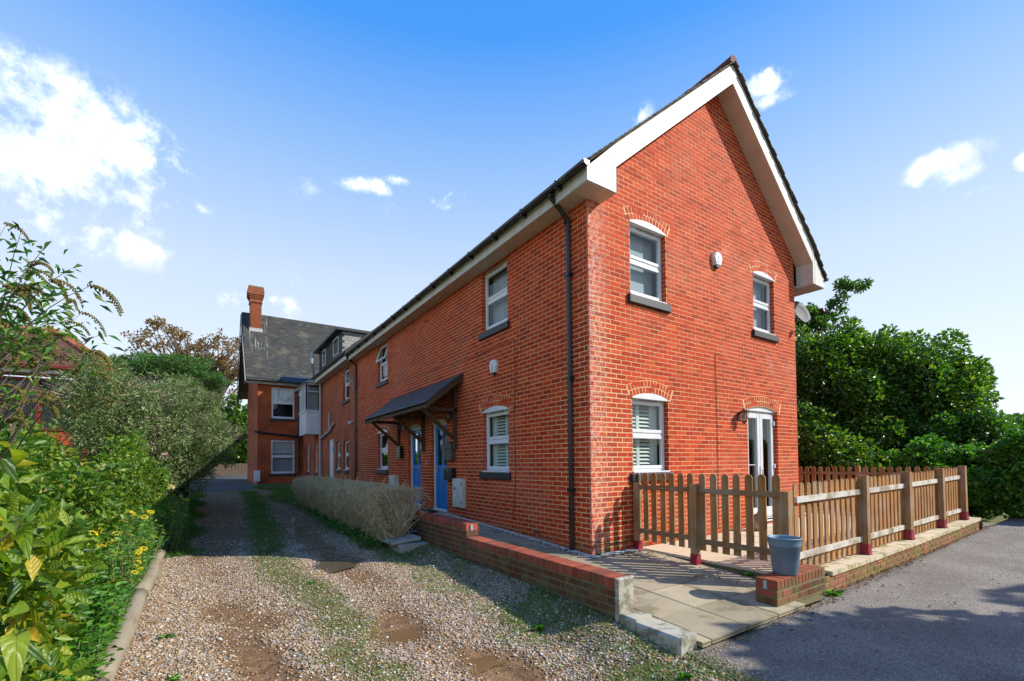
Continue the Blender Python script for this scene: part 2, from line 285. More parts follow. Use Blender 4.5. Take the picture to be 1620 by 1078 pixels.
def gravel_ground():
    m, t, b = NM('gravel_ground'); x, y, z = pos(t)
    v = t.nodes.new('ShaderNodeTexVoronoi'); v.inputs['Scale'].default_value = 42; lk(t, t.nodes.new('ShaderNodeNewGeometry').outputs['Position'], v.inputs['Vector'])
    sp = t.nodes.new('ShaderNodeSeparateColor'); lk(t, v.outputs['Color'], sp.inputs[0])
    base = ramp(t, sp.outputs[0], [(0, (.22, .13, .07)), (.3, (.40, .29, .18)), (.6, (.50, .42, .32)), (.85, (.60, .55, .48)), (1, (.3, .28, .27))])
    base = mix(t, smooth(t, v.outputs['Distance'], .35, .7), base, mix(t, 1, base, (.5, .42, .33), 'MULTIPLY'))
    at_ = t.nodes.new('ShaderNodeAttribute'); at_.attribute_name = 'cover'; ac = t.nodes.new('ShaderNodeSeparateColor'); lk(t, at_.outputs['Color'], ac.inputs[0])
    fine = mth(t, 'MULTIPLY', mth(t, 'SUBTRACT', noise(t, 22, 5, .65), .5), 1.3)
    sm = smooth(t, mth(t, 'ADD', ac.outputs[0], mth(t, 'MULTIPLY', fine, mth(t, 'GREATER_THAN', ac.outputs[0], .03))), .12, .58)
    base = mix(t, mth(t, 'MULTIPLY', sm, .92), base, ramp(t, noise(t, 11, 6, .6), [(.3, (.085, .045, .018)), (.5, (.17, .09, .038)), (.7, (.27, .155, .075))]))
    gm = smooth(t, mth(t, 'ADD', ac.outputs[1], mth(t, 'MULTIPLY', fine, mth(t, 'GREATER_THAN', ac.outputs[1], .03))), .25, .8)
    base = mix(t, mth(t, 'MULTIPLY', gm, .85), base, ramp(t, noise(t, 14, 6), [(.35, (.11, .085, .03)), (.55, (.10, .13, .022)), (.7, (.15, .17, .035))]))
    lk(t, base, b.inputs['Base Color']); b.inputs['Roughness'].default_value = .9; b.inputs['Specular IOR Level'].default_value = .2
    bump(t, b, mth(t, 'ADD', v.outputs['Distance'], noise(t, 60, 3)), .6, .012)
    return m
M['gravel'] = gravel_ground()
_T = rng.uniform(0, 1, (64, 64))
def vn(x, y, f, sd=0):
    x = np.asarray(x)*f+sd*7.3; y = np.asarray(y)*f+sd*3.1; xi = np.floor(x).astype(int); yi = np.floor(y).astype(int); fx = x-xi; fy = y-yi; fx = fx*fx*(3-2*fx); fy = fy*fy*(3-2*fy)
    g = lambda a, b: _T[a % 64, b % 64]
    return (g(xi, yi)*(1-fx)+g(xi+1, yi)*fx)*(1-fy)+(g(xi, yi+1)*(1-fx)+g(xi+1, yi+1)*fx)*fy
def fb(x, y, f, sd=0): return .55*vn(x, y, f, sd)+.3*vn(x, y, f*2.1, sd+1)+.15*vn(x, y, f*4.3, sd+2)
def covers(x, y):
    x = np.asarray(x, float); y = np.asarray(y, float); w = (fb(x, y, 2.2)-.5)
    cg = np.interp(y, [-5, -1, 1, 3, 6, 14, 22], [-3.45, -3.53, -3.6, -3.9, -3.63, -3.2, -3.35])
    g = np.clip(1.3-np.abs(x-cg+w*.35)/.34, 0, 1)*np.interp(y, [-5, -1, 2.6, 4.5, 30], [.8, .9, .95, 1, 1])*np.clip(.35+1.5*fb(x, y, 1.3, 4)-.1*(y < 3), 0, 1)
    ve = np.interp(y, [-5, 1.5, 3, 7.5, 13, 22], [-2.22, -2.34, -2.5, -2.35, -2.05, -2.3])
    g2 = np.clip((x-ve+w*.5)/.14, 0, 1)*(x < -1.25)*np.clip(-.15+1.5*fb(x, y, 1.9, 9)+.35*(y > 2.5), 0, 1)
    g3 = np.clip((-5.22-x)/.1, 0, 1)+np.clip((-4.85-x+w*.4)/.15, 0, 1)*np.clip((y-4.3)/.5, 0, 1)
    far = np.clip((np.abs(x+3)-9)/3, 0, 1)+np.clip((y-60)/8, 0, 1)
    gr = np.clip(np.maximum(np.maximum(g, g2), np.maximum(g3, far)), 0, 1)
    cl_ = np.interp(y, [-5, -2.5, -1, 0, 1.1, 2.6, 8, 18], [-4.0, -4.05, -4.2, -4.29, -4.39, -4.62, -4.5, -4.25]); cr_ = np.interp(y, [-5, -2.6, -2, -1.1, -.45, .6, 1.8, 4, 9, 16], [-2.3, -2.4, -2.6, -2.89, -3.08, -2.97, -3.0, -3.0, -2.85, -2.6])
    sl = np.clip(1.3-np.abs(x-cl_+w*.5)/.36, 0, 1)*np.clip(np.interp(y, [-5, -.6, .4, 1.4, 2.6, 20], [1, 1, .55, .15, .6, .75])+(fb(x, y, .8, 3)-.5)*1.2, 0, 1)
    sr = np.clip(1.3-np.abs(x-cr_+w*.45)/.32, 0, 1)*np.clip(np.interp(y, [-5, -1.4, -.9, -.4, .4, 1.3, 20], [.8, .8, .5, .9, .45, .9, .8])+(fb(x, y, .9, 6)-.5)*1.1, 0, 1)
    so_ = np.clip(np.maximum(sl, sr)+np.exp(-(((x+3.1)/.32)**2+((y+.55)/.34)**2))*.9+np.exp(-(((x+2.62)/.3)**2+((y+1.75)/.3)**2))*.6, 0, 1)*(x < -1.7)
    so_ = np.maximum(so_, np.clip((y-3.2)/2.5, 0, 1)*np.clip(.42+.7*fb(x, y, 1.1, 13), 0, 1)*(x < -1.4)*(x > -5.3))  # far stretch browner: dirtier drive, and shade tone put into its colour
    return so_*(1-.4*gr), gr
def asphalt():
    m, t, b = NM('asphalt'); v = mth(t, 'ADD', mth(t, 'MULTIPLY', noise(t, 190, 3, .7), .6), mth(t, 'MULTIPLY', noise(t, 55, 4, .8), .4))
    base = ramp(t, v, [(.34, (.06, .052, .042)), (.5, (.18, .158, .128)), (.62, (.56, .50, .42))])
    base = mix(t, smooth(t, noise(t, 1.2, 5), .4, .65), base, mix(t, 1, base, (.78, .76, .74), 'MULTIPLY'))
    w = t.nodes.new('ShaderNodeTexVoronoi'); w.inputs['Scale'].default_value = 9; lk(t, t.nodes.new('ShaderNodeNewGeometry').outputs['Position'], w.inputs['Vector'])
    base = mix(t, smooth(t, w.outputs['Distance'], .07, .04), base, (.6, .57, .5))
    cr = t.nodes.new('ShaderNodeTexVoronoi'); cr.feature = 'DISTANCE_TO_EDGE'; cr.inputs['Scale'].default_value = .55
    wv = t.nodes.new('ShaderNodeVectorMath'); wv.operation = 'ADD'; nv = t.nodes.new('ShaderNodeTexNoise'); nv.inputs['Scale'].default_value = 2.5; lk(t, t.nodes.new('ShaderNodeNewGeometry').outputs['Position'], wv.inputs[0]); lk(t, nv.outputs['Color'], wv.inputs[1]); lk(t, wv.outputs[0], cr.inputs['Vector'])
    base = mix(t, smooth(t, noise(t, .8, 6, .65), .5, .7), base, mix(t, 1, base, (.72, .7, .68), 'MULTIPLY')); base = mix(t, mth(t, 'MULTIPLY', smooth(t, noise(t, 3.5, 6, .7), .55, .7), .35), base, (.34, .29, .22))
    lk(t, base, b.inputs['Base Color']); b.inputs['Roughness'].default_value = .85; bump(t, b, v, .9, .008); return m
M['asphalt'] = asphalt()
M['mudwater'] = plain('muddy_water', (.20, .115, .05), (.15, .085, .035), .22, 3)
M['lane'] = plain('lane_tarmac', (.075, .072, .07), (.05, .048, .046), .9, 3)
def water():
    m, t, b = NM('puddle_water'); b.inputs['Base Color'].default_value = (.10, .075, .045, 1); b.inputs['Roughness'].default_value = .03; b.inputs['Specular IOR Level'].default_value = .6
    bump(t, b, noise(t, 6, 2), .02, .01); return m
M['water'] = water()

# ------------------------------------------------------------------ mesh helpers
COL = S.collection
def wloc(o):
    v = Vector((0, 0, 0))
    while o is not None: v += o.location; o = o.parent
    return v
def thing(name, loc, label, cat, group=None):
    o = bpy.data.objects.new(name, None); COL.objects.link(o); o.location = loc; o.empty_display_size = .2
    o['label'] = label; o['category'] = cat
    if group: o['group'] = group
    return o
def tag(o, label=None, cat=None, group=None, kind=None):
    for k, v in (('label', label), ('category', cat), ('group', group), ('kind', kind)):
        if v: o[k] = v
    return o
def clip(poly, a, b, c):
    "keep a*x+b*y+c>=0 of a 2D polygon"
    out = []; n = len(poly)
    for i in range(n):
        p, q = poly[i], poly[(i+1) % n]; dp = a*p[0]+b*p[1]+c; dq = a*q[0]+b*q[1]+c
        if dp >= 0: out.append(p)
        if (dp > 0 > dq) or (dp < 0 < dq):
            s = dp/(dp-dq); out.append((p[0]+(q[0]-p[0])*s, p[1]+(q[1]-p[1])*s))
    return out
class Fr:
    def __init__(s, o, u, n, z=(0, 0, 1)): s.o, s.u, s.n, s.z = Vector(o), Vector(u).normalized(), Vector(n).normalized(), Vector(z).normalized()
    def __call__(s, u, z, n=0): return s.o+s.u*u+s.z*z+s.n*n
class MB:
    def __init__(s): s.v, s.f, s.m, s.mi = [], [], [], 0
    def quad(s, *p): k = len(s.v); s.v += [tuple(q) for q in p]; s.f.append(tuple(range(k, k+len(p)))); s.m.append(s.mi)
    def prism(s, F, poly, n0, n1, back=False):
        if len(poly) < 3: return
        k = len(s.v); n = len(poly)
        s.v += [tuple(F(u, z, n1)) for u, z in poly]+[tuple(F(u, z, n0)) for u, z in poly]
        s.f.append(tuple(range(k, k+n))); s.m.append(s.mi)
        if back: s.f.append(tuple(range(k+2*n-1, k+n-1, -1))); s.m.append(s.mi)
        for i in range(n):
            j = (i+1) % n; s.f.append((k+i, k+n+i, k+n+j, k+j)); s.m.append(s.mi)
    def box(s, F, u0, u1, z0, z1, n0, n1): s.prism(F, [(u0, z0), (u1, z0), (u1, z1), (u0, z1)], n0, n1, True)
    def bbox(s, F, u0, u1, z0, z1, n0, n1, c=.006):
        "box with chamfered front edges"
        k = len(s.v)
        for (n, d) in ((n0, 0), (n1-c, 0), (n1, c)):
            for (u, z) in ((u0+d, z0+d), (u1-d, z0+d), (u1-d, z1-d), (u0+d, z1-d)): s.v.append(tuple(F(u, z, n)))
        s.f.append((k+8, k+9, k+10, k+11)); s.m.append(s.mi); s.f.append((k+3, k+2, k+1, k)); s.m.append(s.mi)
        for r in (0, 4):
            for i in range(4): j = (i+1) % 4; s.f.append((k+r+i, k+r+j, k+r+4+j, k+r+4+i)); s.m.append(s.mi)
    def tube(s, pts, rad, n=6, cap=True):
        pts = [Vector(p) for p in pts]; rs = rad if isinstance(rad, (list, tuple)) else [rad]*len(pts)
        k = len(s.v); up = Vector((.13, .27, .95))
        for i, p in enumerate(pts):
            d = (pts[min(i+1, len(pts)-1)]-pts[max(i-1, 0)]).normalized()
            if abs(d.dot(up)) > .97: up = Vector((1, .1, 0))
            a = d.cross(up).normalized(); b = d.cross(a)
            for j in range(n):
                th = 2*math.pi*j/n; s.v.append(tuple(p+(a*math.cos(th)+b*math.sin(th))*rs[i]))
        for i in range(len(pts)-1):
            for j in range(n):
                q = (j+1) % n; s.f.append((k+i*n+j, k+i*n+q, k+(i+1)*n+q, k+(i+1)*n+j)); s.m.append(s.mi)
        if cap:
            s.f.append(tuple(range(k+n-1, k-1, -1))); s.m.append(s.mi); e = k+(len(pts)-1)*n; s.f.append(tuple(range(e, e+n))); s.m.append(s.mi)
    def lathe(s, c, prof, n=24, axis=None):
        k = len(s.v); c = Vector(c)
        for (r, z) in prof:
            for j in range(n):
                th = 2*math.pi*j/n; s.v.append(tuple(c+Vector((r*math.cos(th), r*math.sin(th), z))))
        for i in range(len(prof)-1):
            for j in range(n):
                q = (j+1) % n; s.f.append((k+i*n+j, k+i*n+q, k+(i+1)*n+q, k+(i+1)*n+j)); s.m.append(s.mi)
    def build(s, name, mats, parent=None, origin=None, smooth=False):
        me = bpy.data.meshes.new(name)
        o = bpy.data.objects.new(name, me)
        off = wloc(parent) if parent else Vector((0, 0, 0))
        if origin is not None: org = Vector(origin); o.location = org-off; off = org
        if off.length > 0: vv = [(a-off.x, b-off.y, c-off.z) for a, b, c in s.v]
        else: vv = s.v
        me.from_pydata(vv, [], s.f)
        for m in (mats if isinstance(mats, (list, tuple)) else [mats]): me.materials.append(m)
        if any(s.m): me.polygons.foreach_set('material_index', s.m)
        if smooth: me.polygons.foreach_set('use_smooth', [True]*len(me.polygons))
        me.update(); COL.objects.link(o)
        if parent: o.parent = parent
        return o
def npmesh(name, V, Fc, mat, parent=None, smooth=False, mi=None):
    "fast mesh from numpy: V (n,3) world, Fc (m,k)"
    me = bpy.data.meshes.new(name); V = np.asarray(V, np.float32); Fc = np.asarray(Fc, np.int32)
    off = wloc(parent) if parent else Vector((0, 0, 0)); V = V-np.array(off, np.float32)
    me.vertices.add(len(V)); me.vertices.foreach_set('co', V.ravel())
    me.loops.add(Fc.size); me.loops.foreach_set('vertex_index', Fc.ravel())
    me.polygons.add(len(Fc)); k = Fc.shape[1]
    me.polygons.foreach_set('loop_start', np.arange(0, Fc.size, k, dtype=np.int32)); me.polygons.foreach_set('loop_total', np.full(len(Fc), k, np.int32))
    for m in (mat if isinstance(mat, (list, tuple)) else [mat]): me.materials.append(m)
    if mi is not None: me.polygons.foreach_set('material_index', np.asarray(mi, np.int32))
    if smooth: me.polygons.foreach_set('use_smooth', np.ones(len(Fc), bool))
    me.update(calc_edges=True); me.validate()
    o = bpy.data.objects.new(name, me); COL.objects.link(o)
    if parent: o.parent = parent
    return o
def inst(name, mesh, parent, world, rot=(0, 0, 0), scale=None):
    o = bpy.data.objects.new(name, mesh); COL.objects.link(o); o.parent = parent
    o.location = Vector(world)-wloc(parent) if parent else Vector(world); o.rotation_euler = rot
    if scale: o.scale = scale
    return o
def mesh_of(mb, name, mat):
    me = bpy.data.meshes.new(name); me.from_pydata(mb.v, [], mb.f)
    for m in (mat if isinstance(mat, (list, tuple)) else [mat]): me.materials.append(m)
    me.update(); return me

# ------------------------------------------------------------------ ground levels
def lerp(x, xs, ys): return np.interp(x, xs, ys)
def pathz(y): return float(lerp(y, [-2.6, 0, 1.5, 4.8, 6.4, 9], [-.14, -.005, .06, .195, .24, .25]))
def patioz(x): return float(lerp(x, [1, 3, 5, 7, 8.5], [.0, .02, .05, .09, .13]))
def G(x, y):
    x = np.asarray(x, float); y = np.asarray(y, float)
    z = lerp(y, [-12, -4, -1, 3, 10, 20, 30, 60], [-.42, -.33, -.26, -.10, 0.0, .27, .32, .5])
    # bank up to the low wall and hedge
    bank = np.clip((x+2.05)/.5, 0, 1); bank = bank*bank*(3-2*bank)*(x < -.9)
    tgt = lerp(y, [-3, -1.9, 0, 3, 8, 14], [-.26, -.15, -.09, -.02, .12, .2])
    z = z+bank*np.maximum(tgt-z, 0)
    # asphalt yard on the right
    rgt = np.clip((x+1.3)/1.0, 0, 1)*np.clip((-2.3-y)/.3, 0, 1)
    za = lerp(x, [-1.5, 1, 3, 8, 12, 40], [-.2, -.20, -.17, -.02, .05, .1])
    z = z*(1-rgt)+rgt*za
    # wheel ruts, humps and puddle hollows
    so_, gr_ = covers(x, y); near = np.clip((16-y)/5, 0, 1)*(x < -1.4)
    z = z-.032*so_*near+.012*gr_*near*(x > -5.2)+(.016*np.sin(x*2.1+y*1.3)+.02*(fb(x, y, 2.6, 11)-.5)+.012*(fb(x, y, 9, 12)-.5))*near
    for (cx, cy, a, b, dp) in ((-3.35, 2.25, .5, .55, .035), (-3.0, 6.2, .35, .9, .03), (-2.95, 8.9, .4, 1.1, .03), (-3.08, -.55, .3, .3, .02)):
        r = ((x-cx)/a)**2+((y-cy)/b)**2; z = z-dp*np.exp(-r*1.2)
    # garden bed behind the sleeper
    z = z+np.clip((-5.3-x)/.3, 0, 1)*.10
    return z
def Gf(x, y): return float(G(x, y))
def grid(name, xs, ys, zf, mat, keep=None):
    X, Y = np.meshgrid(xs, ys); Z = zf(X, Y); V = np.stack([X, Y, Z], -1).reshape(-1, 3)
    ny, nx = X.shape; i, j = np.meshgrid(np.arange(nx-1), np.arange(ny-1)); a = (j*nx+i).ravel()
    Fc = np.stack([a, a+1, a+nx+1, a+nx], -1)
    if keep is not None:
        c = V[Fc].mean(1); Fc = Fc[keep(c[:, 0], c[:, 1])]
    return npmesh(name, V, Fc, mat, smooth=True)
xs = np.concatenate([np.linspace(-300, -12, 25), np.linspace(-11, -6, 20), np.linspace(-5.9, -1.0, 130), np.linspace(-.9, 14, 60), np.linspace(16, 300, 25)])
ys = np.concatenate([np.linspace(-200, -12, 15), np.linspace(-11, -4.2, 20), np.linspace(-4.1, 10, 290), np.linspace(10.2, 30, 60), np.linspace(32, 400, 40)])
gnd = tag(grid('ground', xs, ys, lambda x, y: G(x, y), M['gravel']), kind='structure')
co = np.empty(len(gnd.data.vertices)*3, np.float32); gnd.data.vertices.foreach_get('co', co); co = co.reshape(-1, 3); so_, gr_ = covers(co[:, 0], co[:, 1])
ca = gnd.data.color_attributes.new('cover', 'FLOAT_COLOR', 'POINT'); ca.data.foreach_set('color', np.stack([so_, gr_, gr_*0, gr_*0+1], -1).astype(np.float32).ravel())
ax = np.concatenate([np.linspace(-1.42, 12, 80), np.linspace(12.5, 60, 20)]); ay = np.concatenate([np.linspace(-60, -8, 20), np.linspace(-7.8, -2.33, 50)])
tag(grid('asphalt_yard', ax, ay, lambda x, y: G(x, y)+.012+.0*x, M['asphalt'], keep=lambda x, y: (y < -2.55) | (x > .2)), kind='structure')
tag(grid('asphalt_yard', np.linspace(8.7, 11.5, 8), np.linspace(-2.33, 8, 20), lambda x, y: G(x, y)+.012, M['asphalt']), kind='structure')
for (cx, cy, a, b) in ((-3.08, -.55, .25, .20), (-3.3, 2.2, .30, .22), (-2.75, -1.55, .15, .10)):
    mb = MB(); n = 30; zz = Gf(cx, cy)+.007
    mb.quad(*[(cx+a*1.4*(1+.16*math.sin(3*th+cx)+.1*math.sin(5*th))*math.cos(th), cy+b*1.4*(1+.14*math.sin(2*th+1)+.1*math.cos(7*th))*math.sin(th), zz) for th in [2*math.pi*i/n for i in range(n)]]); tag(mb.build('muddy_puddle', M['mudwater']), kind='structure')
# tarmac of the lane behind
tag(grid('lane', np.linspace(-7, 2.0, 20), np.linspace(17.5, 50, 40), lambda x, y: G(x, y)+.014, M['lane'], keep=lambda x, y: (y > 19.5+.5*np.sin(x*2)) & ((x < -2.7) | (y < 23.8) | (y > 31.5))), kind='structure')
for (cx, cy, a, b) in PUD[:3]:
    mb = MB(); n = 36; zz = Gf(cx, cy)+.010; a, b = a*1.7, b*1.7
    pts = [(cx+a*(1+.18*math.sin(3*th+cx)+.08*math.sin(7*th))*math.cos(th), cy+b*(1+.15*math.sin(2*th+1)+.08*math.cos(5*th))*math.sin(th), zz) for th in [2*math.pi*i/n for i in range(n)]]
    mb.quad(*pts); tag(mb.build('puddle', M['water']), kind='structure')

# ------------------------------------------------------------------ brickwork
BL, BH, JT = .213, .063, .012
PITU, PITZ = .225, .075
def rect(u0, z0, u1, z1): return [(u0, z0), (u1, z0), (u1, z1), (u0, z1)]
def cut(rects, op):
    out = []
    a, b, c, d = op
    for (u0, z0, u1, z1) in rects:
        if u1 <= a or u0 >= b or z1 <= c or z0 >= d: out.append((u0, z0, u1, z1)); continue
        if u0 < a: out.append((u0, z0, a, z1))
        if u1 > b: out.append((b, z0, u1, z1))
        m0, m1 = max(u0, a), min(u1, b)
        if z0 < c: out.append((m0, z0, m1, c))
        if z1 > d: out.append((m0, d, m1, z1))
    return [r for r in out if r[2]-r[0] > .012 and r[3]-r[1] > .010]
def brick_field(u0, u1, z0, z1, ops, off=0.0, planes=(), lowf=None):
    "list of (rect, full?) for a stretcher bond field"
    out = []; k = int(math.floor(z0/PITZ))
    while k*PITZ < z1:
        zb = k*PITZ; s = off+(PITU/2 if k % 2 else 0)
        i = int(math.floor((u0-s)/PITU))-1
        while s+i*PITU < u1:
            a, b = max(s+i*PITU, u0), min(s+i*PITU+BL, u1); i += 1
            if b-a < .03: continue
            r0 = (a, zb, b, zb+BH)
            rs = [r0]
            for op in ops: rs = cut(rs, op)
            for r in rs:
                pl = rect(*r); full = r == r0 and abs((b-a)-BL) < 1e-6; crossed = False
                for (A, B, C) in planes:
                    q = clip(pl, A, B, C)
                    if len(q) != len(pl) or any(abs(x[0]-y[0])+abs(x[1]-y[1]) > 1e-7 for x, y in zip(q, pl)): crossed = True
                    pl = q
                    if len(pl) < 3: break
                if len(pl) < 3: continue
                out.append((pl, full and not crossed))
        k += 1
    return out
def cells(mb, F, u0, u1, z0, z1, ops, n, planes=()):
    us = sorted({u0, u1, *[v for o in ops for v in o[:2] if u0 < v < u1]}); zs = sorted({z0, z1, *[v for o in ops for v in o[2:] if z0 < v < z1]})
    for i in range(len(us)-1):
        for j in range(len(zs)-1):
            cu, cz = (us[i]+us[i+1])/2, (zs[j]+zs[j+1])/2
            if any(o[0] < cu < o[1] and o[2] < cz < o[3] for o in ops): continue
            pl = rect(us[i], zs[j], us[i+1], zs[j+1])
            for p in planes: pl = clip(pl, *p)
            if len(pl) > 2: mb.quad(*[F(u, z, n) for u, z in pl])
bm_ = MB(); Fb = Fr((0, 0, 0), (1, 0, 0), (0, -1, 0)); bm_.bbox(Fb, -BL/2, BL/2, -BH/2, BH/2, -.03, 0, .004)
BRICK = mesh_of(bm_, 'brick', M['brick'])
def one_brick(parent, F, u, z, n=0, mesh=None, roll=0, name='brick'):
    rz = math.atan2(F.u.y, F.u.x); mesh = mesh or BRICK
    # Fb has u=+X n=-Y ; a frame with u x n of the other hand gets mirrored by turning about
    flip = F.u.cross(F.n).z*Fb.u.cross(Fb.n).z < 0
    if flip: rz += math.pi
    return inst(name, mesh, parent, F(u, z, n), (0, (roll if not flip else -roll), rz) if True else (0, 0, rz))

def arch(F, parent, u0, u1, zs, rise, mat_mesh, rings=2):
    w = u1-u0; Rc = (w*w/4+rise*rise)/(2*rise); cz = zs+rise-Rc; cu = (u0+u1)/2; th0 = math.asin(w/2/Rc)+.03
    bed = MB(); H = .1*rings+.012; n = 14
    for i in range(n):
        a, b = -th0-.02+(2*th0+.04)*i/n, -th0-.02+(2*th0+.04)*(i+1)/n
        q = [(cu+Rc*math.sin(a), cz+Rc*math.cos(a)), (cu+Rc*math.sin(b), cz+Rc*math.cos(b)), (cu+(Rc+H)*math.sin(b), cz+(Rc+H)*math.cos(b)), (cu+(Rc+H)*math.sin(a), cz+(Rc+H)*math.cos(a))]
        bed.prism(F, q, -.09, .0015)
    o = bed.build('arch', M['mortar'], parent)
    for r in range(rings):
        r0 = Rc+.005+r*.105; cnt = max(3, int(round(2*th0*r0/.075))); 
        v = MB(); hw = (2*th0*r0/cnt-.010)/2; v.bbox(Fb, -hw, hw, 0, .095, -.09, 0, .004); me = mesh_of(v, 'arch_brick', M['brick'])
        for i in range(cnt):
            a = -th0+(i+.5)*2*th0/cnt
            one_brick(o, F, cu+r0*math.sin(a), cz+r0*math.cos(a), .004, me, a, 'arch_brick')
    return cz, Rc
def reveal(mb, F, u, side, z0, z1, d, mi_b=0):
    "brick return of an opening at u; side=+1 when the opening lies at u+"
    k = int(math.floor(z0/PITZ))
    while k*PITZ < z1:
        a, b = max(k*PITZ, z0), min(k*PITZ+BH, z1); k += 1
        if b-a < .01: continue
        mb.box(F, u-(.001 if side > 0 else -.03+.03+.0), u+(.0035*side if side > 0 else -.0035) if side > 0 else u+.001, a, b, -d, -.031) if False else mb.quad(F(u+.003*side, a, -d), F(u+.003*side, a, -.001), F(u+.003*side, b, -.001), F(u+.003*side, b, -d))

def pane(parent, F, u0, u1, z0, z1, n, name='pane'):
    m = MB(); m.quad(F(u0, z0, n), F(u1, z0, n), F(u1, z1, n), F(u0, z1, n)); return m.build(name, M['glass'], parent)
def frame_ring(m, F, u0, u1, z0, z1, w, n0, n1, wb=None):
    wb = wb or w
    m.bbox(F, u0, u0+w, z0, z1, n0, n1, .005); m.bbox(F, u1-w, u1, z0, z1, n0, n1, .005)
    m.bbox(F, u0+w-.001, u1-w+.001, z0, z0+wb, n0, n1-.0015, .005); m.bbox(F, u0+w-.001, u1-w+.001, z1-w, z1, n0, n1-.0015, .005)
def window(parent, F, u0, u1, z0, zs, rise=0.0, inner='blind', tilt=False, dep=.085, label=None, sill_over=.07, name='window', sill=True):
    fm = MB(); ow = .045
    frame_ring(fm, F, u0+.004, u1-.004, z0+.03, zs-.004, ow, -dep-.06, -dep)
    fm.bbox(F, u0-.0, u1+.0, z0, z0+.028, -dep-.05, -.005 if not rise else .02, .006)          # white cill piece
    zm = z0+.03+(zs-z0)*.5
    fm.bbox(F, u0+ow, u1-ow, zm-.025, zm+.025, -dep-.06, -dep-.002, .004)
    o = fm.build(name, M['white'], parent)
    if label: o['label'] = label
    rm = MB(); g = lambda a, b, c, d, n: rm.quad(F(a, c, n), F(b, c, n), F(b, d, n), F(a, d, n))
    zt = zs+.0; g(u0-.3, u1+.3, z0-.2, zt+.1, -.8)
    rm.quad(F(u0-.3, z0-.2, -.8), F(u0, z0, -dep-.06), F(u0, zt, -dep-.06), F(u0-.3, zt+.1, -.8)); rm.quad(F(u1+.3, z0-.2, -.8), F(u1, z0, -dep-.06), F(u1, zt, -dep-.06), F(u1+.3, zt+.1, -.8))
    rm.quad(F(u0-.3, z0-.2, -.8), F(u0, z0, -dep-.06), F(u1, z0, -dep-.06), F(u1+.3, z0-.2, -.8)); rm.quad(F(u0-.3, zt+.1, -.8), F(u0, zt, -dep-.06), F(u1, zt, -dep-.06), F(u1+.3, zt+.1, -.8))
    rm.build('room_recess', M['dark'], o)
    for idx, (za, zb) in enumerate(((z0+.03+ow-.01, zm-.02), (zm+.02, zs-ow+.006))):
        Fq = F
        if tilt and idx == 1:
            zh = (F.z*math.cos(.30)-F.n*math.sin(.30)*1).normalized(); nn = (F.n*math.cos(.30)+F.z*math.sin(.30)).normalized()
            Fq = Fr(F(0, zb, -dep)+Vector((0, 0, 0)), F.u, nn, zh); A, B, n_ = za-zb, 0.0, .02
        else: A, B, n_ = za, zb, -dep+.012
        sm = MB(); frame_ring(sm, Fq, u0+ow-.008, u1-ow+.008, A, B, .055, n_-.05, n_)
        s_ = sm.build('sash', M['white'], o)
        pm = MB(); pm.quad(Fq(u0+ow+.045, A+.053, n_-.022), Fq(u1-ow-.045, A+.053, n_-.022), Fq(u1-ow-.045, B-.053, n_-.022), Fq(u0+ow+.045, B-.053, n_-.022)); pm.build('pane', M['glass'], o)
    if inner == 'shutter':
        sl_ = MB(); 
        sm = MB(); sm.box(Fr((0, 0, 0), (1, 0, 0), (0, -1, 0)), 0, (u1-u0-.24)*.62, -.003, .003, -.03, .03); 
        for (a, b) in ((u0+.09, u0+.09+(u1-u0)*.26), (u0+.16+(u1-u0)*.26, u1-.22)):
            s1 = MB(); s1.box(Fr((0, 0, 0), F.u, F.n, (0, 0, 1)), a-a, b-a, -.004, .004, -.032, .032); me = mesh_of(s1, 'shutter_slat', M['shutter'])
            z = z0+.10
            while z < zs-.08:
                q = inst('shutter_slat', me, o, F(a, z, -.22)); q.rotation_mode = 'QUATERNION'
                from mathutils import Quaternion
                q.rotation_quaternion = Quaternion(F.u, .75 if F.u.cross(F.n).z < 0 else -.75); z += .062
        st = MB(); wu = u1-u0
        for a, b in ((u0+.045, u0+.09), (u0+.09+wu*.26, u0+.16+wu*.26), (u1-.22, u1-.05)): st.box(F, a, b, z0+.03, zs-.02, -.25, -.20)
        st.build('shutter_frame', M['shutter'], o)
    elif inner == 'blind':
        bl = MB(); bl.box(F, u0+.05, u0+.05+(u1-u0)*.62, z0+.05, zs-.05, -.24, -.235); bl.build('blind', M['blind'], o)
        bl = MB(); bl.box(F, u0+.05+(u1-u0)*.64, u1-.05, z0+.05, zs-.05, -.26, -.255); bl.build('blind', M['curtain'], o)
    elif inner == 'curtain':
        bl = MB(); bl.box(F, u0+.05, u1-.05, z0+.05, zs-.05, -.24, -.235); bl.build('curtain', M['curtain'], o)
    # vent and handle details
    vt = MB(); vt.box(F, u0+(u1-u0)*.3, u1-(u1-u0)*.22, zs-.035, zs-.018, -dep, -dep+.02); vt.build('trickle_vent', M['grey_pipe'], o)
    if rise:
        w = u1-u0; Rc = (w*w/4+rise*rise)/(2*rise); cz = zs+rise-Rc; t0 = math.asin(w/2/Rc)
        pl = [((u0+u1)/2+Rc*math.sin(a), cz+Rc*math.cos(a)) for a in np.linspace(-t0, t0, 13)]
        pl = [(u1, zs-.002), *pl[::-1], (u0, zs-.002)]
        am = MB(); am.prism(F, pl[1:-1]+[(u0, zs-.012), (u1, zs-.012)], -.12, .012); am.build('arch_board', M['white'], o)
    if sill:
        s = MB(); s.bbox(F, u0-sill_over, u1+sill_over, z0-.135, z0-.002, -.1, .055, .012); s.build('sill', M['lead'], o)
    return o

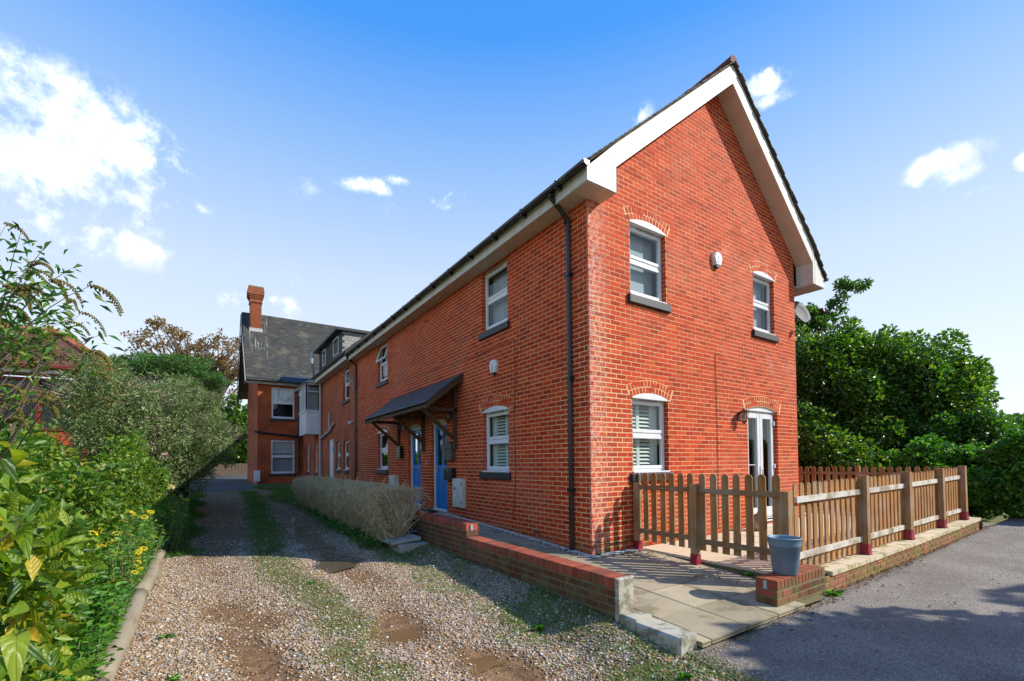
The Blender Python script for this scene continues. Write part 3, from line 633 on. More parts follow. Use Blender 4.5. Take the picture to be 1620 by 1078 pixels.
# ------------------------------------------------------------------ the new brick house
house = thing('brick_house', (0, 0, 0), 'tall red brick house with steep gable end, white verge boards and blue front doors', 'house')
FG = Fr((0, 0, 0), (1, 0, 0), (0, -1, 0)); FS = Fr((0, 0, 0), (0, 1, 0), (-1, 0, 0))
WID, AX = 6.285, 3.40
SLP = .863
def zb(x): return 5.63+SLP*(min(x, 2*AX-x)-.27)
PL = [(SLP, -1, 5.63-SLP*.27+.06), (-SLP, -1, 5.63-SLP*.27+2*AX*SLP+.06)]
RISE = .085
g_ops = [(.898, 1.785, 1.163, 2.364), (.898, 1.785, 3.985, 5.175), (4.545, 5.387, 3.985, 5.175), (4.235, 5.408, .13, 2.364)]
s_ops = [(2.17, 3.125, 1.163, 2.364), (2.17, 3.125, 3.985, 5.20), (9.01, 9.99, 1.163, 2.364), (9.01, 9.99, 3.985, 5.20), (4.80, 5.70, .20, 2.33), (6.36, 7.25, .22, 2.33)]
g_arch = [0, 1, 2, 3]; s_arch = [0, 2, 4, 5]
def cutops(ops, ar): return [(a, b, c, d+(RISE if i in ar else 0)) for i, (a, b, c, d) in enumerate(ops)]
GO, SO = cutops(g_ops, g_arch), cutops(s_ops, s_arch)
core = MB(); cells(core, FG, .004, WID-.004, -.3, 8.6, GO, -.0015, PL)
gw = core.build('gable_wall', M['mortar'], house)
core = MB(); cells(core, FS, .004, 12.46, -.3, 5.3, SO, -.0015)
sw = core.build('side_wall', M['mortar'], house)
core = MB(); FE = Fr((WID, 0, 0), (0, 1, 0), (1, 0, 0)); cells(core, FE, 0, 12.46, -.3, 5.3, [], 0)
core.build('east_wall', M['brick'], house)
cands = []
for (F, L_, ztop, ops, pls, off, par) in ((FG, WID, 8.6, GO, PL, 0.0, gw), (FS, 12.46, 5.28, SO, (), PITU/2, sw)):
    for pl, full in brick_field(0, L_, -.3, ztop, ops, off, pls):
        cu = sum(p[0] for p in pl)/len(pl); cz = sum(p[1] for p in pl)/len(pl); P = F(cu, cz); d = P-CAM
        cands.append((abs(d.dot(F.n))/d.length**3 if full else 0, F, pl, par, cu, cz))
cands.sort(key=lambda c: -c[0])
rest = {id(gw): MB(), id(sw): MB()}
for i, (s_, F, pl, par, cu, cz) in enumerate(cands):
    n = random.uniform(-.0004, .0022)
    if i < 300: one_brick(par, F, cu, cz, n)
    else: rest[id(par)].prism(F, pl, -.03, n)
for par in (gw, sw):
    mb = rest[id(par)]
    F, ops = (FG, GO) if par is gw else (FS, SO)
    for (a, b, c, d) in ops: reveal(mb, F, a, 1, c, d, .09); reveal(mb, F, b, -1, c, d, .09)
    tag(mb.build('brickwork', M['brick'], par), kind='stuff')
for par, F, ops in ((gw, FG, GO), (sw, FS, SO)):
    rv = MB()
    for (a, b, c, d) in ops:
        rv.quad(F(a, c, -.1), F(a, c, -.006), F(a, d, -.006), F(a, d, -.1)); rv.quad(F(b, c, -.1), F(b, c, -.006), F(b, d, -.006), F(b, d, -.1))
        rv.quad(F(a, d, -.1), F(a, d, -.006), F(b, d, -.006), F(b, d, -.1)); rv.quad(F(a, c, -.1), F(a, c, -.006), F(b, c, -.006), F(b, c, -.1))
    rv.build('reveal', M['mortar'], par)['kind'] = 'stuff'
for i in g_arch: arch(FG, gw, *g_ops[i][:2], g_ops[i][3], RISE, None)
for i in s_arch: arch(FS, sw, *s_ops[i][:2], s_ops[i][3], RISE, None)
for i, inn in ((0, 'shutter'), (1, 'blind'), (2, 'blind')): a, b, c, d = g_ops[i]; window(house, FG, a, b, c, d, RISE, inn)
for i, inn, r, tl in ((0, 'shutter', RISE, False), (1, 'curtain', 0, False), (2, 'dark', RISE, False), (3, 'curtain', 0, True)): a, b, c, d = s_ops[i]; window(house, FS, a, b, c, d, r, inn, tl)
# air bricks
for u, z in ((1.33, .17), (6.0, 5.0)):
    ab = MB(); ab.bbox(FS, u-.1, u+.1, z-.03, z+.03, 0, .004); ab.build('air_brick', M['dark_ridge'], sw)

def arch_head(o, F, u0, u1, zs, rise, mat):
    w = u1-u0; Rc = (w*w/4+rise*rise)/(2*rise); cz = zs+rise-Rc; t0 = math.asin(w/2/Rc)
    pl = [((u0+u1)/2+Rc*math.sin(a), cz+Rc*math.cos(a)) for a in np.linspace(t0, -t0, 13)]
    am = MB(); am.prism(F, pl+[(u0, zs-.012), (u1, zs-.012)], -.12, -.03); am.build('arch_board', mat, o)
def blue_door(u0, u1, z0, zs, lab):
    F = FS; fm = MB(); w = .055
    fm.bbox(F, u0+.003, u0+w, z0, zs-.003, -.16, -.07); fm.bbox(F, u1-w, u1-.003, z0, zs-.003, -.16, -.07); fm.bbox(F, u0+w, u1-w, zs-w, zs-.003, -.16, -.072)
    fm.bbox(F, u0+.003, u1-.003, z0-.03, z0+.03, -.16, -.04)
    o = fm.build('door', M['white'], house); o['label'] = lab
    d = MB(); a, b, c, e = u0+w+.003, u1-w-.003, z0+.035, zs-w-.004; n0, n1 = -.15, -.105; st = .095; mz = z0+1.02
    for (p, q, r, s) in ((a, a+st, c, e), (b-st, b, c, e), ((a+b)/2-.035, (a+b)/2+.035, c+.01, e-.01)): d.bbox(F, p, q, r, s, n0, n1)
    for (r, s) in ((c, c+.17), (mz-.07, mz+.07), (e-.11, e)): d.bbox(F, a+st-.002, b-st+.002, r, s, n0, n1-.0015)
    lf = d.build('door_leaf', M['blue'], o)
    for (p, q) in ((a+st, (a+b)/2-.035), ((a+b)/2+.035, b-st)):
        pm = MB(); pm.box(F, p, q, c+.17, mz-.07, n0, n1-.016); pm.bbox(F, p+.03, q-.03, c+.2, mz-.1, n1-.02, n1-.006, .008); pm.build('panel', M['blue'], lf)
        pane(lf, F, p, q, mz+.07, e-.11, n1-.02)
    h = MB(); h.tube([F(b-.05, z0+1.0, n1), F(b-.05, z0+1.0, n1+.05), F(b-.16, z0+1.0, n1+.05)], .009); h.bbox(F, b-.07, b-.03, z0+.9, z0+1.08, n1, n1+.008, .003); h.build('handle', M['grey_pipe'], lf)
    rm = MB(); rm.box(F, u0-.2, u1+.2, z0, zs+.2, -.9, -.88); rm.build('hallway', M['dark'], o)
    cur = MB(); cur.box(F, a+st, b-st, mz+.07, e-.11, -.2, -.195); cur.build('obscured_glass_backing', M['frost'], o)
    arch_head(o, F, u0, u1, zs, RISE+.0, M['cream'])
M['frost'] = plain('obscured_glass', (.10, .13, .07), (.03, .045, .02), .35, 9)
blue_door(4.80, 5.70, .215, 2.33, 'near blue front door with two tall glass panes')
blue_door(6.36, 7.25, .235, 2.33, 'far blue front door with two tall glass panes')
# french doors on the patio
F = FG; u0, u1, z0, zs = g_ops[3]
fm = MB(); frame_ring(fm, F, u0+.003, u1-.003, z0, zs-.003, .05, -.16, -.08); fm.bbox(F, u0, u1, z0-.03, z0, -.12, .03)
fd = fm.build('french_doors', M['white'], house); fd['label'] = 'white glazed double doors onto the patio'
arch_head(fd, F, u0, u1, zs, RISE, M['white'])
mid = (u0+u1)/2
for (a, b) in ((u0+.045, mid-.003), (mid+.003, u1-.045)):
    lm = MB(); frame_ring(lm, F, a, b, z0+.05, zs-.05, .105, -.14, -.066, .2); lf = lm.build('door_leaf', M['white'], fd)
    pane(lf, F, a+.10, b-.10, z0+.24, zs-.15, -.10)
    bd = MB(); bd.box(F, a+.1, b-.1, z0+1.12, z0+1.135, -.105, -.098); bd.build('glazing_bar', M['white'], lf) if a < mid-.1 and a < 4.5 else None
hm = MB(); hm.bbox(F, mid-.035, mid-.005, z0+.9, z0+1.1, -.066, -.055, .003); hm.tube([F(mid-.02, z0+1.02, -.06), F(mid-.02, z0+1.02, -.02), F(mid-.02, z0+.9, -.02)], .009); hm.build('handle', M['grey_pipe'], fd)
for z in (z0+.35, z0+1.05, z0+1.95):
    hh = MB(); hh.bbox(F, u1-.075, u1-.02, z, z+.09, -.07, -.035, .008); hh.build('hinge', M['white'], fd)
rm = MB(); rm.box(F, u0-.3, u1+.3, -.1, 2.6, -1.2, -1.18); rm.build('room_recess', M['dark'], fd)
cu_ = MB(); cu_.box(F, u0+.1, u0+.52, z0+.1, zs-.1, -.32, -.31); cu_.build('curtain', plain('patterned_curtain', (.09, .12, .10), (.03, .05, .045), .9, 9), fd)
cu_ = MB(); cu_.box(F, mid+.15, u1-.12, z0+.1, zs-.1, -.32, -.31); cu_.build('curtain', plain('sage_curtain', (.16, .20, .16), (.11, .15, .12), .9, 2, stretch=(10, 10, .5)), fd)

# roof: boards, soffits, tiles
ZE = 5.245
Y1 = 12.62
def slopebox(mb, y0, y1, d0, d1, x0, x1, left=True):
    "board following the roof slope between x0..x1 (distance from apex side given as plan x of the left slope), vertical thickness d0..d1 above the board-bottom line"
    f = (lambda x: x) if left else (lambda x: 2*AX-x)
    p = [(f(x0), zb(x0)+d0), (f(x1), zb(x1)+d0), (f(x1), zb(x1)+d1), (f(x0), zb(x0)+d1)]
    mb.prism(Fr((0, 0, 0), (1, 0, 0), (0, -1, 0)), p, -y1, -y0, True)
for left in (True, False):
    vb = MB(); slopebox(vb, -.325, -.30, 0, .345, .27, AX-.0015 if left else AX-.0015, left); o = vb.build('verge_board', M['board'], house)
    sf = MB(); slopebox(sf, -.30, .02, .0, .02, .27, AX, left); sf.build('verge_soffit', M['soffit'], house)
    f = (lambda x: x) if left else (lambda x: 2*AX-.12*max(0, min(1, (.3-x)/.5))-x)
    # box end at the eaves
    bx = MB(); FGm = Fr((0, 0, 0), (1, 0, 0), (0, -1, 0))
    x_in = .27 if left else .36
    pl = [(f(-.31), ZE), (f(x_in), ZE), (f(x_in), zb(.27)+.345), (f(-.31), zb(-.31)+.30)]
    bx.prism(FGm, pl, -.02, .328, True); e = bx.build('eaves_box', M['board'], house)
    b2 = MB(); b2.prism(FGm, [(f(-.30), ZE-.012), (f(x_in-.01), ZE-.012), (f(x_in-.01), ZE-.001), (f(-.30), ZE-.001)], -.02, .31, True); b2.build('eaves_box_soffit', M['soffit'], house)
    for (xx, zz) in ((-.2, 5.3), (-.2, 5.45), (0, 5.3), (.0, 5.62), (.2, 5.32), (.2, 5.55), (.2, 5.8)) : pass
    nl = MB()
    for k in range(7):
        for dz in (.09, .26):
            x = .45+k*.45; nl.box(FGm, f(x)-.006, f(x)+.006, zb(x)+dz, zb(x)+dz+.012, .3, .3275)
    for (xx, zz) in ((-.2, 5.32), (-.2, 5.47), (.03, 5.31), (.05, 5.58), (.2, 5.36), (.22, 5.6)): nl.box(FGm, f(xx)-.006, f(xx)+.006, zz, zz+.012, .3, .3305)
    nl.build('nail_heads', M['lead'], o)
    # joints of the box boards
    jm = MB(); jm.box(FGm, f(.262)-.003, f(.262)+.003, ZE, zb(.27)+.34, .3, .3305); jm.build('board_joint', M['lead'], e)
    # eaves soffit and fascia along the side
    es = MB(); xo = -.30 if left else 2*AX+.18; xi = .0 if left else WID
    es.box(FS if False else Fr((0, 0, 0), (1, 0, 0), (0, 0, 1), (0, 1, 0)), min(xo, xi), max(xo, xi), .0, Y1, ZE-.0, ZE+.015); es.build('eaves_soffit', M['soffit'], house)
    fa = MB(); FX = Fr((xo, 0, 0), (0, 1, 0), (-1 if left else 1, 0, 0)); fa.box(FX, .021, Y1, ZE-.005, ZE+.19, -.02, .004); fa.build('fascia', M['board'], house)
    # roof deck and tiles
    dk = MB(); slopebox(dk, -.34, Y1, .35, .375, -.42 if left else -.30, AX, left); dk.build('roof_deck', M['tile_brown'], house)
    tm = MB(); rows = 36; x = -.44 if left else -.32
    step = (AX-x)/rows
    for r in range(rows):
        xa = x+r*step; xb_ = xa+step*1.25
        ang = math.atan(SLP)
        for yy in ([-.385+random.uniform(-.012, .012)]+[ -.19+.165*i for i in range(int((Y1+.19)/.165))]):
            w_ = .16 if yy > -.3 else .19
            pts = [(f(xa), zb(xa)+.385+.022), (f(xb_), zb(xb_)+.385), (f(xb_), zb(xb_)+.372), (f(xa), zb(xa)+.372+.014)]
            tm.prism(Fr((0, 0, 0), (1, 0, 0), (0, -1, 0)), pts if left else pts[::-1], -(yy+w_), -yy, True)
    tag(tm.build('roof_tiles', M['tile_brown'], house), kind='stuff')
for i in range(28):
    y = -.36+i*.45; rt = MB(); z0_ = zb(AX)+.345+.05
    ang = [R(a) for a in (200, 160, 125, 90, 55, 20, -20)]
    k0 = len(rt.v); ra, rb = .115, .095+.0
    for yy, rr in ((y, ra+.012), (y+.47, ra-.008)):
        for a in ang: rt.v.append((AX+math.cos(a)*rr, yy, z0_-.02+math.sin(a)*rr*.9))
    n_ = len(ang)
    for j in range(n_-1): rt.f.append((k0+j, k0+j+1, k0+n_+j+1, k0+n_+j)); rt.m.append(0)
    rt.f.append(tuple(range(k0, k0+n_))); rt.m.append(0)
    rt.build('ridge_tile', M['dark_ridge'], house)
# gutters
for (xo, sgn) in ((-.304, -1), (2*AX+.184, 1)):
    gm = MB(); prof = [(0, .0), (.012, -.045), (.045, -.07), (.08, -.062), (.105, -.03), (.11, 0), (.102, 0), (.095, -.028), (.075, -.052), (.045, -.058), (.02, -.038), (.008, 0)]
    k0 = len(gm.v)
    for y in (-.38, Y1):
        for (a, b) in prof: gm.v.append((xo+sgn*(a+.004), y, 5.475+b))
    n_ = len(prof)
    for j in range(n_): q = (j+1) % n_; gm.f.append((k0+j, k0+q, k0+n_+q, k0+n_+j)); gm.m.append(0)
    gm.f.append(tuple(range(k0, k0+6))); gm.m.append(0)
    gu = gm.build('gutter', M['black'], house)
    y = .2
    while y < 12.4:
        bk = MB(); bk.box(Fr((xo, 0, 0), (0, 1, 0), (sgn, 0, 0)), y, y+.05, 5.37, 5.485, 0, .122); bk.build('gutter_bracket', M['black'], gu); y += .9
for (yy, xg) in ((.40, -.36), (12.50, -.36)):
    dp = MB(); dp.tube([(xg, yy, 5.42), (xg, yy, 5.33), (-.055, yy-.02, 5.08), (-.055, yy-.02, 4.9), (-.055, yy-.02, .02)], .036, 10)
    for z in (5.36, 5.06): dp.tube([( -.36 if z > 5.2 else -.07, yy, z-.03), (-.36 if z > 5.2 else -.055, yy, z+.04)], .045, 10)
    d_ = dp.build('downpipe', M['black'], house, smooth=False)
    for z in (.9, 2.6, 4.2):
        bk = MB(); bk.box(FS, yy-.07, yy+.03, z, z+.05, 0, .098); bk.build('pipe_bracket', M['black'], d_)
# loose cables on the walls
def cable(pts, r=.005, par=house): m = MB(); m.tube(pts, r, 5); return m.build('cable', M['black'], par)
cable([(-.012, 1.93, 3.6), (-.012, 1.9, 2.9), (-.014, 1.97, 2.2), (-.012, 1.93, 1.2), (-.012, 2.03, .34)])
cable([(-.012, 1.93, 3.6), (-.012, 3.4, 3.58), (-.013, 5.1, 3.66), (-.012, 7.6, 3.72), (-.012, 11.9, 3.73)])
cable([(3.16, -.012, 3.33), (3.17, -.014, 2.4), (3.18, -.012, 1.6), (3.17, -.012, .1)])
cable([(.02, -.015, .2), (.3, -.02, .13), (.6, -.02, .12), (.95, -.02, .16)])
# porch canopy over the blue doors
cy0, cy1, cxo = 3.95, 8.35, -.88
def cz(x, top=True): return 3.32+(x)*(-1)*-.0 - (-x)*( (3.32-2.63)/.88 )
ct = MB(); 
def cbox(mb, y0, y1, x0, x1, d0, d1): mb.prism(Fr((0, 0, 0), (1, 0, 0), (0, -1, 0)), [(x0, cz(x0)+d0), (x1, cz(x1)+d0), (x1, cz(x1)+d1), (x0, cz(x0)+d1)], -y1, -y0, True)
cbox(ct, cy0+.03, cy1-.03, cxo+.02, -.002, -.03, -.005)
can = ct.build('canopy', M['timber'], house); can['label'] = 'timber porch canopy with dark slates over the blue doors'
for y in (cy0, cy1-.04): c = MB(); cbox(c, y, y+.04, cxo, -.002, -.14, -.006); c.build('barge_board', M['timber'], can)
c = MB(); c.box(FS, cy0+.05, cy1-.05, cz(cxo)-.11, cz(cxo)-.035, .80, .86); c.build('front_plate', M['timber'], can)
y = cy0+.3
while y < cy1-.2: c = MB(); cbox(c, y, y+.045, cxo+.01, -.002, -.10, -.031); c.build('rafter', M['timber'], can); y += .42
for y in (4.30, 6.12, 7.93):
    c = MB(); c.box(FS, y-.04, y+.04, 1.66, 3.05, .0, .075); c.build('bracket_post', M['timber'], can)
    c = MB(); c.box(FS, y-.04, y+.04, 2.50, 2.575, .0, .82); c.build('bracket_arm', M['timber'], can)
    c = MB(); c.prism(Fr((0, 0, 0), (-1, 0, 0), (0, 1, 0)), [(.07, 1.86), (.07, 1.96), (.74, 2.51), (.82, 2.51), (.82, 2.49)], y-.032, y+.032, True); c.build('bracket_brace', M['timber'], can)
rows = 6; sw_ = .30
for r in range(rows):
    xa = cxo-.03+r*(.88/rows); xb_ = min(xa+.88/rows*1.5, -.005); off = (sw_/2 if r % 2 else 0); y = cy0-.02-off
    while y < cy1+.02:
        a, b = max(y, cy0-.02), min(y+sw_-.006, cy1+.02); y += sw_
        if b-a < .05: continue
        s = MB(); s.prism(Fr((0, 0, 0), (1, 0, 0), (0, -1, 0)), [(xa, cz(xa)+.010), (xb_, cz(xb_)+.0), (xb_, cz(xb_)+.008), (xa, cz(xa)+.020+random.uniform(0, .004))], -b, -a, True); s.build('roof_slate', M['slate_dark'], can)

# ------------------------------------------------------------------ paths, patio, low walls
def slabp(name, x0, x1, y0, y1, zf, th, mat, parent=None, jit=.002):
    m = MB(); g = .004; d = [random.uniform(-jit, jit) for _ in range(4)]
    c = [(x0+g, y0+g), (x1-g, y0+g), (x1-g, y1-g), (x0+g, y1-g)]
    g = .009
    c = [(x0+g, y0+g), (x1-g, y0+g), (x1-g, y1-g), (x0+g, y1-g)]
    top = [(x, y, zf(x, y)+d[i]) for i, (x, y) in enumerate(c)]; bot = [(x, y, z-th) for x, y, z in top]
    m.quad(*top); 
    for i in range(4): j = (i+1) % 4; m.quad(top[i], bot[i], bot[j], top[j])
    return m.build(name, mat, parent)
pathZ = lambda x, y: pathz(y)
pm = MB()
for i in range(60):
    a, b = -2.62+i*.2, -2.62+(i+1)*.2; x1 = .98 if b <= 0.001 else 0.0
    pm.quad((-1.285, a, pathz(a)-.012), (x1, a, pathz(a)-.012), (x1, b, pathz(b)-.012), (-1.285, b, pathz(b)-.012))
path = pm.build('path', mortar('path_joint', (.14, .12, .06), (.08, .08, .03), .6)); tag(path, kind='structure')
ysl = [-2.62, -2.08, -1.52, -.97, -.42, .13]
for i in range(24): ysl.append(ysl[-1]+.56)
for j in range(len(ysl)-1):
    y0, y1 = ysl[j], ysl[j+1]
    if y1 > 9.3: break
    if y0 < .1: cols = [(-1.285, -1.15), (-1.15, -.6), (-.6, -.05), (-.05, .5), (.5, .97)]
    else: cols = [(-1.285, -1.0), (-1.0, -.55), (-.55, -.17)]
    if y0 > 4.6: cols[-1] = (-.55, -.005)
    for (a, b) in cols:
        if y0 < -.3 < y1 and a >= -.06: y1_ = -.19
        elif y0 < 0 < y1+.2 and a >= -.06: y1_ = min(y1, -.19)
        else: y1_ = y1
        if y1_-y0 < .05: continue
        if y1 > .2 and a > -.06: continue
        if y0 < -2.0 and b > .2 and a < 1: 
            if a > .1: y0_ = max(y0, -2.3)
            else: y0_ = y0
        else: y0_ = y0
        if y1_-y0_ < .05: continue
        slabp('paving_slab', a, b, y0_, y1_, pathZ, .04, M['slab'], path)
slabp('threshold_step', -.0+.0, .09, 4.80, 5.70, lambda x, y: .225, .1, M['slab'], path) if False else None
# pebble strip along the wall foot
def stones(name, pts, size, mat, kind='stuff', parent=None, squash=.6, jit=.35):
    n = len(pts); base = np.array([[1, 0, 0], [0, 1, 0], [-1, 0, 0], [0, -1, 0], [0, 0, 1], [0, 0, -.6]], float)
    V = base[None].repeat(n, 0)*(1+rng.uniform(-jit, jit, (n, 6, 1))); V += rng.uniform(-.15, .15, V.shape)
    V[..., 2] *= squash; V[..., 0] *= rng.uniform(.8, 1.4, (n, 1))
    th = rng.uniform(0, 6.28, n); c, s = np.cos(th)[:, None], np.sin(th)[:, None]
    x = V[..., 0]*c-V[..., 1]*s; y = V[..., 0]*s+V[..., 1]*c; tl = rng.uniform(-.5, .5, (n, 1)); V = np.stack([x, y, V[..., 2]+x*tl], -1)
    V = V*np.asarray(size).reshape(-1, 1, 1)+np.asarray(pts)[:, None, :]
    f = np.array([[0, 1, 4], [1, 2, 4], [2, 3, 4], [3, 0, 4], [1, 0, 5], [2, 1, 5], [3, 2, 5], [0, 3, 5]])
    Fc = (f[None]+6*np.arange(n)[:, None, None]).reshape(-1, 3)
    return tag(npmesh(name, V.reshape(-1, 3), Fc, mat, parent), kind=kind)
n = 2600; py = rng.uniform(-.05, 4.7, n); px_ = -.02-np.abs(rng.normal(0, .07, n)); pz = np.array([pathz(v) for v in py])+.004
n2_ = 900; qx = rng.uniform(-.1, 1.1, n2_); qy = -.02-np.abs(rng.normal(0, .06, n2_)); qz = np.array([pathz(v) for v in qy])+.004
P = np.concatenate([np.stack([px_, py, pz], -1), np.stack([qx, qy, qz], -1)])
stones('pebbles', P, rng.uniform(.007, .014, len(P)), M['pebble'])

STR = MB(); STR.bbox(Fb, -BL/2, BL/2, -BH/2, BH/2, -.03, 0, .006)
BR_LOW = mesh_of(STR, 'brick', M['brick_low']); BR_PL = mesh_of(STR, 'brick', M['brick_plinth'])
CP = MB(); CP.bbox(Fb, -.0325, .0325, -.1, 0, -.215, 0, .008); COPE = mesh_of(CP, 'coping_brick', M['brick_cope'])
CPL = mesh_of(CP, 'coping_brick', M['brick_low'])
def low_wall(y0, y1, top, name, label):
    t = thing(name, (-1.39, (y0+y1)/2, -.1), label, 'wall', 'low brick garden walls')
    F = Fr((-1.5, 0, 0), (0, 1, 0), (-1, 0, 0))
    m = MB(); m.box(F, y0, y1, -.35, top-.104, -.205, -.004); m.build('wall_core', M['mortar_low'], t)
    m = MB(); m.box(F, y0+.002, y1-.002, top-.105, top-.004, -.211, -.006); m.build('coping_mortar', M['mortar_low'], t)
    y = y0+.034
    while y < y1-.02: one_brick(t, F, y, top+random.uniform(-.002, .002), .002+random.uniform(-.002, .002), COPE, name='coping_brick'); y += .0755
    k = 0; z = top-.104-.012-BH/2
    cut_ = MB()
    while z > -.33:
        off = (PITU/2 if k % 2 else 0); u = y0+off-PITU/2+.0
        while u < y1+.1:
            a, b = max(u-BL/2, y0), min(u+BL/2, y1)
            if b-a > .05:
                if b-a > BL-.002: one_brick(t, F, (a+b)/2, z, random.uniform(-.002, .002), BR_LOW)
                else: q = MB(); q.bbox(F, a, b, z-BH/2, z+BH/2, -.03, 0, .006); q.build('brick', M['brick_low'], t)
            u += PITU
        z -= PITZ; k += 1
    # inner face
    m = MB(); m.box(Fr((-1.285, 0, 0), (0, 1, 0), (1, 0, 0)), y0, y1, -.2, top-.11, -.03, .002); m.build('inner_face', M['brick_low'], t)
    return t
w1 = low_wall(-1.87, 1.055, .262, 'garden_wall', 'lower run of low red brick garden wall ending in a whitewashed end cap')
w2 = low_wall(1.06, 3.75, .458, 'garden_wall', 'higher run of low brick garden wall beside the dry twig hedge')
F = Fr((-1.5, 1.058, 0), (1, 0, 0), (0, -1, 0)); m = MB(); m.bbox(F, .002, .21, .27, .355, -.02, .006, .004); m.build('end_brick', M['brick_low'], w2)
m = MB(); m.bbox(F, .075, .11, .355, .44, 0, .012, .003); m.build('metal_plate', M['grey_pipe'], w2)
m = MB(); F = Fr((-1.5, -1.872, 0), (1, 0, 0), (0, -1, 0)); m.bbox(F, -.006, .222, -.16, .266, -.0, .035, .016); m.build('end_cap', M['render_white'], w1)
kb = MB(); F = Fr((-1.5, 0, 0), (0, 1, 0), (-1, 0, 0))
for (a, b, z) in ((-2.10, -1.915, -.052), (-2.56, -2.103, -.075)):
    kb.bbox(F, a, b, -.36, z, -.225, .006, .022)
tag(kb.build('kerb_stone', M['render_white']), 'whitewashed low kerb running from the wall end to the asphalt', 'kerb')

# brick pier with the bucket
pr = thing('brick_pier', (.66, -2.41, -.2), 'short brick pier with row of bricks on edge, metal plate on its end', 'pier')
FPf = Fr((.12, -2.52, 0), (1, 0, 0), (0, -1, 0)); FPl = Fr((.12, -2.52, 0), (0, 1, 0), (-1, 0, 0))
m = MB(); m.box(FPf, .004, 1.08, -.35, .126, -.218, -.004); m.build('pier_core', M['mortar_low'], pr)
u = .034
while u < 1.07: one_brick(pr, FPf, u, .13+random.uniform(-.002, .002), .001, COPE, name='coping_brick'); u += .0755
for k, z in enumerate((-.018, -.093, -.168, -.243)):
    off = 0 if k % 2 else -PITU/2; u = off
    while u < 1.08:
        a, b = max(u, 0), min(u+BL, 1.08)
        if b-a > .04: q = MB(); q.bbox(FPf, a, b, z-BH/2, z+BH/2, -.03, random.uniform(-.001, .002), .006); q.build('brick', M['brick_low'] if a > .3 else M['brick_cope'], pr)
        u += PITU
    if True: q = MB(); q.bbox(FPl, .001, .217, z-BH/2, z+BH/2, -.03, .002, .006); q.build('brick', M['brick_cope'] if k < 1 else M['brick_low'], pr)
m = MB(); m.bbox(FPl, .10, .135, .03, .115, .0, .010, .003); m.build('metal_plate', M['grey_pipe'], pr)
# bucket
bk = thing('bucket', (.50, -2.42, .132), 'galvanised blue-grey metal bucket standing on the brick pier', 'bucket')
m = MB(); prof = [(0, .0), (.112, .0), (.118, .012), (.150, .30), (.154, .303), (.151, .308), (.156, .318), (.153, .328), (.157, .338), (.155, .372), (.162, .380), (.158, .388), (.150, .380), (.146, .30), (.112, .02), (0, .02)]
m.lathe((.50, -2.42, .134), prof, 36); m.build('bucket_body', M['metal'], bk, smooth=True)
m = MB(); m.tube([(.50+.160*math.cos(a), -2.42+.160*math.sin(a), .134+.382) for a in np.linspace(0, 2*math.pi, 33)], .006, 6, False); m.build('rim', M['metal'], bk, smooth=True)
m = MB()
for a in (2.2, 5.3): m.box(Fr((.50+.156*math.cos(a), -2.42+.156*math.sin(a), .134), (-math.sin(a), math.cos(a), 0), (math.cos(a), math.sin(a), 0)), -.018, .018, .33, .38, -.003, .006)
m.build('handle_lug', M['metal'], bk)

# patio
pt = MB(); 
for i in range(30):
    a, b = 1.0+i*.25, 1.0+(i+1)*.25
    pt.quad((a, -2.40, patioz(a)-.014), (b, -2.40, patioz(b)-.014), (b, 0 if b <= WID+.01 else 5, patioz(b)-.014), (a, 0 if b <= WID+.01 else 5, patioz(a)-.014))
pt.quad((1.0, -2.40, -.35), (1.0, 0, -.35), (1.0, 0, -.014), (1.0, -2.40, -.014))
patio = tag(pt.build('patio', mortar('patio_joint', (.20, .17, .10), (.10, .10, .05), .5)), kind='structure')
PZ = lambda x, y: patioz(x)
for i in range(13):
    a, b = .985+i*.58, .985+(i+1)*.58
    for j, (c, d) in enumerate(((-1.82, -1.22), (-1.22, -.62), (-.62, -.02), (-.02, .58), (.58, 1.18), (1.18, 1.78), (1.78, 2.38))):
        if c > -.1 and a < WID: continue
        slabp('paving_slab', a, b, c, d, PZ, .04, M['slab_patio'], patio)
    if b < 8.6:
        slabp('paving_slab', a+(.22 if i == 0 else 0) if False else a, b, -2.46 if a > 1.1 else -2.29, -1.82, PZ, .05, M['slab_edge'], patio)
FPl2 = Fr((0, -2.43, 0), (1, 0, 0), (0, -1, 0))
m = MB()
for i in range(30):
    a, b = 1.21+i*.25, 1.21+(i+1)*.25; m.quad(FPl2(a, -.4, -.004), FPl2(b, -.4, -.004), FPl2(b, patioz(b)-.04, -.004), FPl2(a, patioz(a)-.04, -.004))
pl_ = m.build('plinth_wall', M['mortar_low'], patio)
for k in range(4):
    u = 1.22+(PITU/2 if k % 2 else 0)
    while u < 8.55:
        z = patioz(u+.1)-.052-BH/2-k*PITZ; o = one_brick(patio, FPl2, u+BL/2, z, random.uniform(-.002, .003), BR_PL); u += PITU
m = MB(); m.box(Fr((8.66, 0, 0), (0, 1, 0), (1, 0, 0)), -2.43, 5, -.2, patioz(8.6)-.05, -.1, 0); m.build('plinth_side', M['brick_plinth'], patio)
m = MB(); m.box(Fr((.985, 0, 0), (0, 1, 0), (-1, 0, 0)), -2.29, -.12, -.2, -.035, -.02, .0); m.build('kerb_face', mortar('damp_kerb', (.13, .11, .05), (.06, .07, .02), .6), patio)

